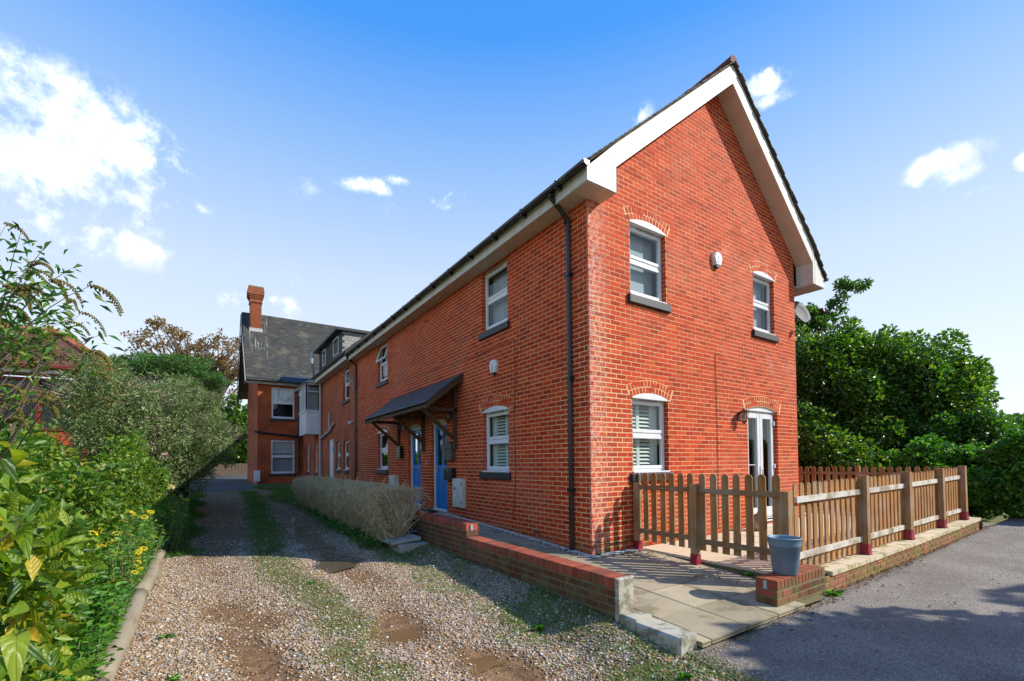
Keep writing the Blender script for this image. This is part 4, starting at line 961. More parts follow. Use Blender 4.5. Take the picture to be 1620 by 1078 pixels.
# ------------------------------------------------------------------ picket fences
def round_picket(h, w=.092, t=.019, n=7):
    pts = [(-w/2, 0), (w/2, 0), (w/2, h-w/2)]+[(w/2*math.cos(a), h-w/2+w/2*math.sin(a)) for a in np.linspace(0, math.pi, n+2)[1:-1]]+[(-w/2, h-w/2)]
    return pts
def picket_mesh(h, axis):
    F = Fr((0, 0, 0), (1, 0, 0), (0, -1, 0)) if axis == 'x' else Fr((0, 0, 0), (0, 1, 0), (-1, 0, 0))
    m = MB(); m.prism(F, round_picket(h), -.0095, .0095, True); return mesh_of(m, 'picket', M['picket'])
PX, PY = picket_mesh(1.04, 'x'), picket_mesh(1.04, 'y')
def post(parent, x, y, z0, z1, shoe=True, tilt=0, s=.045):
    F = Fr((x, y, 0), (1, 0, 0), (0, -1, 0), (math.sin(tilt), 0, math.cos(tilt))); m = MB()
    m.prism(Fr((x, y, 0), (1, 0, 0), (0, -1, 0)), [(-s+0-tilt*(z1-z0), z0), (s, z0) if False else (s, z0), (s-tilt*(z1-z0)*.6, z1-.008), (s-.01-tilt*(z1-z0)*.6, z1), (-s+.01-tilt*(z1-z0)*.9, z1), (-s-tilt*(z1-z0)*.9, z1-.008)] if tilt else [(-s, z0), (s, z0), (s, z1-.008), (s-.01, z1), (-s+.01, z1), (-s, z1-.008)], -s, s, True)
    o = m.build('post', M['post'], parent)
    if shoe:
        k = MB(); G_ = Fr((x, y, 0), (1, 0, 0), (0, -1, 0)); c = .004
        k.box(G_, -s-c-tilt*(z1-z0), s+c, z0-.0, z0+.15, -s-c, s+c); k.box(G_, -s-.02, s+.02, z0-.004, z0+.006, -s-.02, s+.02)
        k.build('post_shoe', M['red_shoe'], o)
    return o
f1 = thing('picket_fence', (.9, -1.1, -.05), 'short run of brown picket fence from the gable wall to the bucket', 'fence', 'picket fences round the patio')
ysp = [-.05, -.21, -.36, -.52, -.67, -.83, -.98, -1.16, -1.33, -1.49, -1.64, -1.81, -1.97, -2.13]
for y in ysp: inst('picket', PY, f1, (.942, y, .135+random.uniform(-.004, .004)), (R(random.uniform(-.4, .4)), 0, 0))
post(f1, .90, -.075, -.02, 1.02); post(f1, .895, -1.075, -.07, 1.03); post(f1, .93, -2.235, .0, .985, False, s=.06)
FY = Fr((.93, 0, 0), (0, 1, 0), (-1, 0, 0))
for (a, b, z0, z1) in ((-1.028, -.005, .915, .985), (-2.175, -1.122, .905, .975), (-1.028, -.005, .25, .32), (-2.175, -1.122, .225, .295)):
    m = MB(); m.bbox(FY, a, b, z0, z1, 0, .03, .004); m.build('rail', M['raily'], f1)
m = MB(); m.bbox(Fr((.97, 0, 0), (0, 1, 0), (1, 0, 0)), -2.17, -.02, .4, .4, 0, 0) if False else None
f2 = thing('picket_fence', (4.6, -2.27, .05), 'long run of picket fence along the asphalt with pale weathered rails', 'fence', 'picket fences round the patio')
posts2 = [(1.04, .0), (3.02, .02), (4.80, .06), (6.55, .09), (8.02, .13)]
def ztop(x): return float(lerp(x, [1, 3, 4.8, 6.5, 8], [1.10, 1.12, 1.14, 1.17, 1.20]))
for i, (x, z) in enumerate(posts2):
    if i: post(f2, x, -2.30, z, ztop(x)+.0, True, (0, 0, .035, .03, .035)[i], .05)
for i in range(4):
    a, b = posts2[i][0]+.06, posts2[i+1][0]-.055; n_ = int(round((b-a)/.155)); 
    for k in range(n_):
        x = a+.05+(b-a-.08)*k/(n_-1); inst('picket', PX, f2, (x, -2.245, ztop(x)-1.07+random.uniform(-.006, .006)), (0, R(random.uniform(-.5, .5)), 0))
    for dz in (.20, .86):
        za, zb_ = ztop(a)-1.12+dz, ztop(b)-1.12+dz; m = MB(); m.prism(Fr((0, -2.256, 0), (1, 0, 0), (0, -1, 0)), [(a, za), (b, zb_), (b, zb_+.07), (a, za+.07)], 0, .032, True); m.build('rail', M['rail'], f2)
f3 = thing('picket_fence', (8.3, .5, .1), 'far run of picket fence in shade before the dark trees', 'fence', 'picket fences round the patio')
for k in range(40):
    y = -2.15+k*.158
    inst('picket', PY, f3, (8.30, y, .14+random.uniform(-.006, .006)))
F8 = Fr((8.29, 0, 0), (0, 1, 0), (-1, 0, 0))
for z in (.32, .98): m = MB(); m.bbox(F8, -2.2, 4.1, z, z+.07, 0, .03, .004); m.build('rail', M['raily'], f3)
for y in (-.4, 1.7, 3.9): post(f3, 8.35, y, .1, 1.2, False)

# ------------------------------------------------------------------ fittings on the walls
def lantern(F, u, z, label, s=1.0):
    t = thing('wall_lantern', F(u, z, 0), label, 'lamp', 'black wall lanterns'); fx = F(u, z, 0)
    m = MB(); m.bbox(F, u-.045, u+.045, z-.08, z+.08, 0, .012); m.tube([F(u, z+.04, .01), F(u, z+.09, .06), F(u, z+.12, .11)], .010, 6); m.build('bracket', M['black'], t)
    c = F(u, 0, .11)
    m = MB(); m.lathe((c.x, c.y, z), [(.0, .16), (.012, .15), (.02, .125), (.075*s, .085), (.085*s, .075), (.06*s, .072)], 6); m.lathe((c.x, c.y, z), [(.045, -.115), (.05, -.10), (.03, -.12), (.0, -.16)], 6)
    for j in range(6):
        a = math.pi/3*j; m.tube([(c.x+.07*s*math.cos(a), c.y+.07*s*math.sin(a), z+.078), (c.x+.047*math.cos(a), c.y+.047*math.sin(a), z-.105)], .005, 4)
    m.build('lantern_frame', M['black'], t)
    m = MB(); m.lathe((c.x, c.y, z), [(.066*s, .075), (.044, -.102)], 6); m.build('lamp_glass', M['glass'], t)
    m = MB(); m.lathe((c.x, c.y, z), [(0, -.06), (.02, -.05), (.03, 0), (.022, .04), (0, .05)], 10); m.build('bulb', M['blind'], t, smooth=True)
    return t
lantern(FG, 3.92, 2.20, 'black lantern on the gable wall beside the glazed patio doors', 1.25)
lantern(FS, 4.50, 2.42, 'black lantern under the canopy right of the near blue door')
lantern(FS, 7.66, 2.40, 'black lantern under the canopy left of the far blue door')
def alarm(F, u, z, label, w=.22, h=.30):
    t = thing('alarm_box', F(u, z, 0), label, 'alarm', 'white burglar alarm boxes')
    pl = [(-w*.30, -h*.36), (w*.30, -h*.36), (w*.5, h*.12), (w*.36, h*.44), (0, h*.5), (-w*.36, h*.44), (-w*.5, h*.12)]
    m = MB(); pf = [(u+a, z+b) for a, b in pl]; pi = [(u+a*.84, z+b*.9) for a, b in pl]
    m.prism(F, pf, 0, .05); k = len(m.v); n_ = len(pf)
    m.v += [tuple(F(a, b, .05)) for a, b in pf]+[tuple(F(a, b, .075)) for a, b in pi]
    for i in range(n_): j = (i+1) % n_; m.f.append((k+i, k+j, k+n_+j, k+n_+i)); m.m.append(0)
    m.f.append(tuple(range(k+n_, k+2*n_))); m.m.append(0); m.build('alarm_case', M['white'], t)
    m = MB(); m.prism(F, [(u-w*.28, z-h*.37), (u-w*.18, z-h*.48), (u+w*.18, z-h*.48), (u+w*.28, z-h*.37)], 0, .062, True); m.build('strobe', M['lead'], t)
    return t
M['ink'] = plain('print_ink', (.02, .02, .025), (.015, .015, .02), .6)
a1 = alarm(FS, 2.62, 3.20, 'white alarm box on the shaded side wall with black print', .24, .30)
a2 = alarm(FG, 3.24, 5.09, 'white alarm box high on the sunlit gable wall', .27, .30)
def glyphs(parent, F, u, z, n, s, rows):
    m = MB()
    for (x, y, w, h) in rows: m.box(F, u+x*s, u+(x+w)*s, z+y*s, z+(y+h)*s, n-.002, n+.001)
    o = m.build('printed_mark', M['ink'], parent); o['kind'] = 'stuff'
glyphs(a1, FS, 2.60, 3.12, .076, .010, [(0, 0, 1, 4), (1.2, 0, 1, 1), (1.2, 3, 1, 1), (3, 0, .8, 4), (0, 5.5, 4, 1), (1.5, 7, 1, 2), (0, 7, 1, 2), (3.2, 7, 1, 2), (0, 10, 4, .8), (0, 12, 1, 3), (2.8, 12, 1, 3), (1, 13, 2, 1)])
glyphs(a2, FG, 3.20, 5.02, .076, .010, [(0, 0, 5, 1.2), (0, 1.2, 1.2, 2), (0, 5, 1.4, 1.2), (4, 4, 1.4, 1.2), (1, 8, 3, .5), (1, 10, 4, .4), (0, 12, 5, .4)])
def wallbox(F, u0, u1, z0, z1, d, mat, name, label, cat, group=None, round_=False):
    t = thing(name, F((u0+u1)/2, z0, 0), label, cat, group); m = MB()
    if round_:
        r = (u1-u0)/2; pl = [(u0, z0), (u1, z0), (u1, z1-r)]+[((u0+u1)/2+r*math.cos(a), z1-r+r*math.sin(a)) for a in np.linspace(0, math.pi, 9)[1:-1]]+[(u0, z1-r)]
        m.prism(F, pl, 0, d, True)
    else: m.bbox(F, u0, u1, z0, z1, 0, d, .01)
    m.build('case', mat, t); return t
t = wallbox(FS, 3.87, 4.33, .38, 1.01, .10, M['board'], 'meter_box', 'tall white meter box near the near blue door', 'meter box', 'white meter boxes')
m = MB(); m.bbox(FS, 3.90, 4.30, .41, .98, .1, .108, .004); m.build('door', M['board'], t); m = MB(); m.bbox(FS, 4.16, 4.2, .78, .83, .108, .116, .002); m.bbox(FS, 4.16, 4.25, .77, .79, .108, .113, .002); m.build('latch', M['ink'], t)
m = MB(); m.bbox(FS, 3.885, 3.90, .47, .53, .1, .115, .002); m.build('hinge', M['ink'], t); m = MB(); m.bbox(FS, 3.885, 3.90, .86, .92, .1, .115, .002); m.build('hinge', M['ink'], t)
t = wallbox(FS, 8.02, 8.48, .38, 1.01, .14, M['board'], 'meter_box', 'white meter box half hidden behind the twig hedge', 'meter box', 'white meter boxes')
m = MB(); m.bbox(FS, 8.05, 8.45, .41, .98, .14, .148, .004); m.build('door', M['board'], t)
t = wallbox(FS, 4.36, 4.73, 1.42, 1.86, .11, plain('pewter', (.10, .085, .075), (.06, .05, .045), .45, 30, .5), 'letter_box', 'round-topped pewter letter box beside the near blue door', 'letter box', 'letter boxes', True)
m = MB(); m.bbox(FS, 4.39, 4.70, 1.66, 1.69, .11, .12, .003); m.build('flap', M['lead'], t)
t = wallbox(FS, 4.34, 4.74, .96, 1.25, .11, M['black'], 'letter_box', 'black letter box below the round-topped one', 'letter box', 'letter boxes')
m = MB(); m.prism(Fr((0, 0, 0), (-1, 0, 0), (0, 1, 0)), [(0, 1.25), (.125, 1.235), (.13, 1.225), (0, 1.242)], 4.33, 4.75, True); m.build('lid', M['black'], t)
m = MB(); m.bbox(FS, 4.52, 4.56, 1.17, 1.2, .11, .115, .002); m.build('lock', M['grey_pipe'], t)
t = wallbox(FS, 7.62, 7.88, 1.5, 1.86, .12, M['black'], 'letter_box', 'small black letter box left of the far blue door', 'letter box', 'letter boxes')
m = MB(); m.bbox(FS, 7.7, 7.78, 1.68, 1.74, .12, .13, .003); m.build('badge', M['grey_pipe'], t)
m = MB(); m.box(Fr((0, 0, 0), (1, 0, 0), (0, 0, 1), (0, 1, 0)), -.62, -.16, 4.95, 5.65, .226, .243); tag(m.build('doormat', plain('coir_mat', (.03, .022, .016), (.012, .01, .008), .95, 60, .6)), 'dark doormat lying on the paving before the near blue door', 'doormat')
for y, lb in ((5.98, 'tiny white door bell on the brick pier between the blue doors'),):
    m = MB(); m.bbox(FS, y-.012, y+.012, 1.36, 1.40, 0, .012, .003); tag(m.build('door_bell', M['white']), lb, 'door bell')
# satellite dish
ds = thing('satellite_dish', (6.32, .5, 4.8), 'grey satellite dish under the eaves at the back corner', 'satellite dish')
c = Vector((6.66, .06, 4.72)); nrm = Vector((-.15, -1, .35)).normalized(); a_ = nrm.cross(Vector((0, 0, 1))).normalized(); b_ = nrm.cross(a_)
m = MB(); k0 = 0; n_ = 28
for (r, h) in ((0, 0), (.11, .008), (.20, .028), (.275, .06), (.28, .055)):
    for j in range(n_): th = 2*math.pi*j/n_; m.v.append(tuple(c+a_*math.cos(th)*r+b_*math.sin(th)*r*1.05+nrm*h))
for i in range(4):
    for j in range(n_): q = (j+1) % n_; m.f.append((i*n_+j, i*n_+q, (i+1)*n_+q, (i+1)*n_+j)); m.m.append(0)
m.build('dish', plain('dish_shade_grey', (.07, .075, .08), (.045, .05, .055), .7, 6), ds, smooth=True)  # eaves shadow put into the dish colour as a dark grey
m = MB(); m.tube([c-b_*-.30+nrm*.05, c+b_*.26+nrm*.42], .012, 6); m.bbox(Fr(c+b_*.25+nrm*.42, a_, nrm, b_), -.03, .03, -.05, .05, -.04, .06, .01); m.build('receiver_arm', M['black'], ds)
m = MB(); m.tube([c-nrm*.01, (6.30, .25, 4.8)], .02, 8); m.tube([(6.30, .25, 4.7), (6.30, .25, 4.95)], .02, 8); m.build('mount', M['grey_pipe'], ds)
# concrete cover box and tap at the foot of the wall
t = thing('drain_cover_box', (-1.85, 2.75, -.1), 'low concrete box with tilted stone slab lid by the garden wall', 'drain cover')
zz = Gf(-1.9, 2.7)
m = MB(); FX = Fr((-1.52, 2.35, zz), (0, 1, 0), (-1, 0, 0)); m.bbox(FX, 0, .95, -.15, .10, 0, .50, .015); m.build('kerb_block', M['concrete'], t)
m = MB(); m.prism(Fr((0, 2.5, zz), (-1, 0, 0), (0, 1, 0)), [(1.60, .14), (2.12, .10), (2.12, .14), (1.60, .19)], 0, .75, True); m.build('stone_lid', M['concrete'], t)
t = thing('garden_tap', (-1.52, 2.95, .12), 'small metal garden tap on the garden wall above the stone lid', 'tap')
m = MB(); m.tube([(-1.50, 2.95, .13), (-1.60, 2.95, .13), (-1.66, 2.95, .10), (-1.67, 2.95, .03)], .014, 8); m.tube([(-1.60, 2.95, .13), (-1.60, 2.95, .19)], .01, 6); m.tube([(-1.60, 2.90, .19), (-1.60, 3.0, .19)], .008, 6); m.build('tap_body', M['metal'], t)
# stone ornament by the patio doors
t = thing('garden_ornament', (3.95, -.3, .03), 'small stone animal ornament on the patio behind the pickets', 'ornament')
m = MB(); m.lathe((3.95, -.32, .03), [(0, 0), (.11, .01), (.14, .08), (.13, .18), (.09, .27), (.06, .31), (0, .32)], 14); m.build('body', M['concrete'], t, smooth=True)
m = MB(); m.lathe((3.93, -.38, .33), [(0, -.07), (.05, -.06), (.075, 0), (.055, .06), (0, .08)], 12); m.build('head', M['concrete'], t, smooth=True)
for s_ in (-1, 1): m = MB(); m.tube([(3.93+s_*.035, -.37, .38), (3.93+s_*.05, -.36, .47)], [.022, .008], 6); m.build('ear', M['concrete'], t)

# ------------------------------------------------------------------ the old brick house behind
def old_brick():
    m, t, b = NM('old_brick'); x, y, z = pos(t)
    cb = t.nodes.new('ShaderNodeCombineXYZ'); lk(t, mth(t, 'ADD', x, y), cb.inputs[0]); lk(t, z, cb.inputs[1])
    br = t.nodes.new('ShaderNodeTexBrick'); lk(t, cb.outputs[0], br.inputs['Vector']); br.inputs['Scale'].default_value = 1
    br.inputs['Brick Width'].default_value = .225; br.inputs['Row Height'].default_value = .075; br.inputs['Mortar Size'].default_value = .006; br.inputs['Mortar Smooth'].default_value = .3
    br.inputs['Color1'].default_value = (.50, .10, .02, 1); br.inputs['Color2'].default_value = (.38, .065, .012, 1); br.inputs['Mortar'].default_value = (.30, .14, .07, 1); br.inputs['Bias'].default_value = 0
    base = mix(t, smooth(t, noise(t, .9, 6, .6), .4, .65), br.outputs[0], mix(t, 1, br.outputs[0], (.66, .6, .6), 'MULTIPLY'))
    base = mix(t, mth(t, 'MULTIPLY', smooth(t, noise(t, 5, 5, .6), .55, .7), .25), base, (.45, .22, .14))
    lk(t, base, b.inputs['Base Color']); b.inputs['Roughness'].default_value = .9; bump(t, b, br.outputs['Fac'], .3, -.004 if False else .004); return m
M['oldbrick'] = old_brick()
M['tilehung'] = piece_mat('hung_slate', [(0, (.30, .30, .26)), (1, (.42, .42, .38))], .8, 8, .4)
M['darkboard'] = plain('dark_cladding', (.05, .045, .045), (.03, .028, .03), .6, 4, stretch=(1, 1, 8))
old = thing('old_brick_house', (.5, 22, .25), 'older orange brick house with grey slate roof, tall chimney and white oriel window', 'house')
FO = Fr((-.004, 0, 0), (0, 1, 0), (-1, 0, 0))
o_ops = [(13.62, 14.58, 3.95, 5.22), (13.75, 14.55, 1.12, 2.32), (15.1, 15.85, 1.12, 2.32), (16.35, 17.3, .3, 2.5), (20.0, 20.7, .95, 2.5), (22.2, 23.0, .95, 2.5)]
m = MB(); cells(m, FO, 12.52, 24.2, -.2, 5.62, o_ops, 0); m.build('wing_wall', M['oldbrick'], old)
rv = MB()
for (a, b, c, d) in o_ops:
    for u in (a, b): rv.quad(FO(u, c, -.12), FO(u, c, 0), FO(u, d, 0), FO(u, d, -.12))
    rv.quad(FO(a, d, -.12), FO(a, d, 0), FO(b, d, 0), FO(b, d, -.12))
tag(rv.build('reveal', M['oldbrick'], old), kind='stuff')
for i, inn in ((0, 'curtain'), (1, 'dark'), (2, 'dark'), (4, 'curtain'), (5, 'curtain')): a, b, c, d = o_ops[i]; window(old, FO, a, b, c, d, 0, inn, sill_over=.05)
a, b, c, d = o_ops[3]; m = MB(); frame_ring(m, FO, a, b, c, d, .07, -.12, -.04); wd = m.build('door', M['white'], old); wd['label'] = 'white side door'
m = MB(); m.bbox(FO, a+.07, b-.07, c+.05, d-.07, -.12, -.07); 
for (p, q, r, s) in ((a+.16, b-.16, c+.2, c+.85), (a+.16, b-.16, c+1.05, d-.25)): m.bbox(FO, p, q, r, s, -.075, -.058, .01)
m.build('door_leaf', M['white'], wd); m = MB(); m.bbox(FO, a+.1, a+.13, c+.95, c+1.1, -.07, -.03); m.build('handle', M['lead'], wd)
m = MB(); m.bbox(FO, 16.0, 16.15, 1.9, 2.15, 0, .1, .02); m.build('bulkhead_lamp', M['blind'], old)
# block facing the camera
FBk = Fr((-2.33, 24.2, 0), (1, 0, 0), (0, -1, 0)); b_ops = [(.68, 1.89, 4.02, 5.80), (.66, 1.89, .86, 2.78)]
m = MB(); cells(m, FBk, 0, 8.5, -.2, 6.12, b_ops, 0); m.build('front_wall', M['oldbrick'], old)
rv = MB()
for (a, b, c, d) in b_ops:
    for u in (a, b): rv.quad(FBk(u, c, -.12), FBk(u, c, 0), FBk(u, d, 0), FBk(u, d, -.12))
    rv.quad(FBk(a, d, -.12), FBk(a, d, 0), FBk(b, d, 0), FBk(b, d, -.12))
tag(rv.build('reveal', M['oldbrick'], old), kind='stuff')
for i, (a, b, c, d) in enumerate(b_ops): w_ = window(old, FBk, a, b, c, d, 0, 'curtain' if i else 'dark', dep=.05, sill_over=.12)
a, b, c, d = b_ops[0]; m = MB()
for k in range(4): m.box(FBk, a+.09+k*.26, a+.09+k*.26+.245, c+.95, d-.1, -.10, -.095)
tag(m.build('blind', M['white'], old), kind='stuff')
a, b, c, d = b_ops[1]
for k in range(9): m = MB(); m.box(FBk, a+.1, b-.1, d-.15-k*.075, d-.10-k*.075, -.14, -.13); m.build('blind_slat', M['shutter'], old)
Fsd = Fr((-2.33, 24.2, 0), (0, 1, 0), (-1, 0, 0)); rz, ez, hw_ = 10.75, 6.1, 3.9
m = MB(); m.prism(Fsd, [(.015, -.2), (7.8, -.2), (7.8, ez), (3.9, rz-.2), (.015, ez)], -.25, .01, True); m.build('gable_side_wall', M['oldbrick'], old)
# string course, frieze, gutter
m = MB(); m.box(FBk, -.03, 2.33, 3.30, 3.38, -.0, .03); m.build('string_course', M['oldbrick'], old)
m = MB(); m.tube([(-2.5, 24.08, 3.22), (-.05, 24.08, 2.98)], .06, 8); m.build('waste_pipe', M['black'], old)
m = MB(); m.box(FBk, -.6, 5, 5.93, 6.12, .0, .22); m.build('eaves_board', M['board'], old)
m = MB(); m.tube([(-2.95, 23.82, 6.14), (3.0, 23.82, 6.06)], .07, 8); m.build('gutter', M['black'], old)
m = MB(); m.tube([(-.25, 24.08, 6.0), (-.25, 24.08, .3)], .055, 8); m.build('downpipe', M['black'], old)
m = MB(); m.tube([(-.5, 23.6, 5.6), (-.1, 23.4, 5.9)], .05, 6); m.build('overflow_pipe', M['grey_pipe'], old)
# main roof with slates in courses
FR = Fr((-2.92, 23.75, ez), (1, 0, 0), (0, -1, 0)); Ls = math.hypot(3.95, rz-ez+.05); sl_dir = Vector((0, 4.05, rz-ez+.05)).normalized(); nr = Vector((0, -sl_dir.z, sl_dir.y))
Froof = Fr((-2.92, 23.72, 6.08), (1, 0, 0), nr, sl_dir); LR = math.hypot(4.35, 4.75)
m = MB(); m.box(Froof, .05, 9.5, 0, LR, -.06, -.005); m.build('roof', M['slate'], old)
m = MB(); rows = 32; st = LR/rows
for r in range(rows):
    u = -.12 if r % 2 else 0
    while u < 9.3:
        a, b = max(u, 0), u+.247; z0 = r*st; d = random.uniform(0, .006)
        k = len(m.v); m.v += [tuple(Froof(a, z0, .014+d)), tuple(Froof(b, z0, .014+d)), tuple(Froof(b, z0+st*1.02, .003)), tuple(Froof(a, z0+st*1.02, .003)), tuple(Froof(a, z0, 0)), tuple(Froof(b, z0, 0))]
        m.f += [(k, k+1, k+2, k+3), (k+4, k+5, k+1, k)]; m.m += [0, 0]; u += .252
tag(m.build('roof_slates', M['slate'], old), kind='stuff')
bkr = Vector((0, 4.05, -(rz-ez+.05))).normalized(); Fr2 = Fr((-2.92, 23.72+4.35, 6.08+4.75), (1, 0, 0), Vector((0, sl_dir.z, sl_dir.y)), Vector((0, 4.35, -4.75)))
m = MB(); m.box(Fr2, 0, 9.5, 0, LR, -.06, 0); m.build('roof_back', M['slate'], old)
for k in range(28):
    x = -2.95+k*.33; m = MB(); yy = 23.72+4.35; zz = 6.08+4.75
    m.prism(Fr((x, yy, zz), (0, 1, 0), (1, 0, 0)), [(-.16, -.10), (0, .10), (.16, -.10)], 0, .32, True); m.prism(Fr((x+.12, yy, zz), (0, 1, 0), (1, 0, 0)), [(-.02, .07), (.02, .07), (.0, .17)], 0, .1, True); m.build('ridge_tile', M['clay_ridge'], old)
# verge boards of the old gable
for sgn in (1, -1):
    m = MB(); P0 = Vector((-2.95, 23.72+4.35, 10.72)); P1 = Vector((-2.95, 23.72+4.35-sgn*4.45, 5.86)); d = (P1-P0).normalized()
    m.prism(Fr(P0, d, (-1, 0, 0), (0, -d.z*sgn*-1, d.y*sgn*-1) if False else Vector((1, 0, 0)).cross(d)), [(0, -.13), ((P1-P0).length, -.13), ((P1-P0).length, .13), (0, .13)], 0, .04, True); m.build('verge_board', M['blind'] if False else plain('grey_board', (.30, .29, .30), (.22, .21, .22), .6), old)
m = MB(); m.prism(Fr((-2.93, 31.9, 5.55), (0, 1, 0), (1, 0, 0)), [(0, .1), (.35, .0), (.35, .4), (0, .5)], -.03, .08, True); m.build('verge_bracket', M['bark'], old)
# chimney
ch = MB(); cx, cy = -2.24, 27.0
for (h, z0, z1) in ((.30, 9.0, 11.30), (.345, 11.30, 11.38), (.31, 11.38, 11.57), (.36, 11.57, 11.67), (.40, 11.67, 11.77), (.44, 11.77, 12.12), (.42, 12.12, 12.22)):
    ch.box(Fr((cx, cy, 0), (1, 0, 0), (0, -1, 0)), -h, h, z0, z1, -h*1.5, h*1.0)
chm = ch.build('chimney', brick_mat('chimney_brick', [(0, (.24, .06, .025)), (1, (.32, .08, .03))], dirty=.6), old)
m = MB(); m.box(Fr((cx, cy, 0), (1, 0, 0), (0, -1, 0)), -.40, .40, 12.22, 12.29, -.6, .40); m.build('chimney_cap', plain('mossy_cap', (.22, .17, .05), (.12, .08, .03), .9, 6), chm)
m = MB(); m.box(Fr((cx, cy, 0), (1, 0, 0), (0, -1, 0)), -.36, .36, 9.2, 9.72, -.4, .345); m.build('lead_flashing', M['grey_pipe'], chm)
# small dark hipped roof in the angle
m = MB(); m.quad((-1.2, 23.62, 6.12), (1.2, 23.62, 6.12), (1.2, 24.6, 7.0), (-.42, 24.6, 7.0)); m.quad((-1.2, 23.62, 6.12), (-.42, 24.6, 7.0), (-1.2, 24.3, 6.7)); m.quad((-1.2, 23.62, 6.05), (1.2, 23.62, 6.05), (1.2, 23.62, 6.12), (-1.2, 23.62, 6.12))
m.build('hip_roof', M['slate_dark'], old)
# wing roof, its eaves and dormer
m = MB(); m.prism(Fr((0, 12.62, 0), (1, 0, 0), (0, -1, 0)), [(-.42, 5.62), (3.4, 8.95), (7.2, 5.62), (7.2, 5.5), (-.36, 5.5)], -11.6, -.0, True); m.build('wing_roof', M['slate_dark'], old)
m = MB(); m.box(Fr((-.33, 0, 0), (0, 1, 0), (-1, 0, 0)), 12.63, 23.6, 5.33, 5.50, -.02, 0); m.build('fascia', M['board'], old)
m = MB(); m.box(Fr((-.30, 0, 0), (0, 1, 0), (-1, 0, 0)), 12.63, 23.6, 5.33, 5.35, -.3, 0); m.build('eaves_soffit', M['soffit'], old)
m = MB(); m.tube([(-.40, 12.64, 5.56), (-.40, 23.6, 5.56)], .06, 8); m.build('gutter', M['black'], old)
m = MB(); FD = Fr((.62, 0, 0), (0, 1, 0), (-1, 0, 0)); m.box(FD, 17.35, 22.6, 6.2, 7.68, -3.0, 0); dm = m.build('dormer', M['darkboard'], old)
for k in range(10): q = MB(); q.box(FD, 17.36, 22.6, 6.3+k*.14, 6.3+k*.14+.125, .0, .018); q.build('cladding_board', M['darkboard'], dm)
for r in range(9):
    for c_ in range(13):
        x = .62+c_*.2+(.1 if r % 2 else 0); z0 = 6.35+r*.148
        if x > 3: continue
        if z0 < 5.62+(x+.42)*.87-.1: continue
        q = MB(); q.box(Fr((x, 17.35, 0), (1, 0, 0), (0, -1, 0)), .003, .194, z0, z0+.16, .0, .012+.006); q.build('hung_tile', M['tilehung'], dm)
m = MB(); m.box(FD, 17.15, 22.8, 7.68, 7.78, -3.2, .30); m.build('dormer_roof', M['darkboard'], dm)
for (a, b) in ((18.0, 19.1), (20.9, 21.7)):
    wm = MB(); frame_ring(wm, FD, a, b, 6.75, 7.6, .06, .0, .04); wf = wm.build('dormer_window', M['white'], dm); pane(wf, FD, a+.06, b-.06, 6.81, 7.54, .03)
    tl = MB(); F2 = Fr(FD(0, 7.6, .03), (0, 1, 0), Vector((-math.cos(.4), 0, math.sin(.4)*-1)), Vector((-math.sin(.4), 0, math.cos(.4)))); frame_ring(tl, F2, a+.03, b-.03, -.45, 0, .05, 0, .04); tl.build('open_sash', M['white'], wf)
# oriel
FOr = Fr((-.70, 18.95, 0), (1, 0, 0), (0, -1, 0)); FOs = Fr((-.70, 18.95, 0), (0, 1, 0), (-1, 0, 0))
m = MB(); m.box(FOr, 0, .69, 2.85, 3.95, -1.9, 0); m.bbox(FOr, -.04, .70, 3.93, 4.02, -1.9, .04, .01); orl = m.build('oriel_window', M['white'], old); orl['label'] = 'white panelled oriel bay'
m = MB(); m.bbox(FOr, .12, .58, 3.1, 3.75, -.01, .02, .01); m.build('panel', M['white'], orl)
for k in range(3): m = MB(); m.bbox(FOs, .12+k*.6, .58+k*.6, 3.1, 3.75, -.01, .02, .01); m.build('panel', M['white'], orl)
m = MB()
for (a, b) in ((0, .07), (.62, .69)): m.bbox(FOr, a, b, 4.02, 5.35, -.08, 0)
m.bbox(FOr, .07, .62, 5.27, 5.35, -.08, -.002); m.bbox(FOr, .07, .62, 4.92, 4.97, -.06, -.004)
for k in range(5): a = k*.455; m.bbox(FOs, a, a+.07, 4.02, 5.35, -.08, 0)
m.bbox(FOs, .07, 1.89, 5.27, 5.35, -.08, -.002); m.bbox(FOs, .07, 1.89, 4.88, 4.93, -.06, -.004); m.build('mullions', M['white'], orl)['kind'] = 'stuff'
pane(orl, FOr, .07, .62, 4.03, 5.27, -.04); 
for k in range(4): pane(orl, FOs, .07+k*.455, .455*(k+1), 4.03, 5.27, -.04)
m = MB(); m.box(FOr, .07, .6, 4.03, 5.2, -.25, -.24); m.build('curtain', M['curtain'], orl)
m = MB(); m.box(FOr, .3, .68, 4.0, 5.3, -1.8, -.5); m.build('room_recess', M['dark'], orl)
m = MB(); m.prism(Fr((0, 18.83, 0), (1, 0, 0), (0, -1, 0)), [(-.82, 5.36), (0, 5.36), (0, 5.55), (-.5, 5.47)], -2.1, 0, True); m.build('oriel_roof', M['grey_pipe'], orl)
m = MB(); m.tube([(-.09, 18.72, 5.5), (-.09, 18.72, .3)], .06, 10); m.build('downpipe', M['grey_pipe'], old)
m = MB(); m.tube([(-.15, 18.78, 5.9), (-.38, 18.78, 5.6), (-.55, 18.3, 6.2), (-.55, 18.3, 6.7)], .07, 8); m.build('flue_pipe', M['grey_pipe'], old)
m = MB(); m.tube([(-.09, 18.7, 2.6), (-.09, 17.8, 2.75), (-.07, 16.8, 2.85), (-.07, 16.2, 3.1), (-.07, 15.9, 3.15)], .05, 8); m.tube([(-.07, 16.8, 2.85), (-.07, 16.9, 3.7)], .04, 8); m.build('waste_pipe', M['grey_pipe'], old)
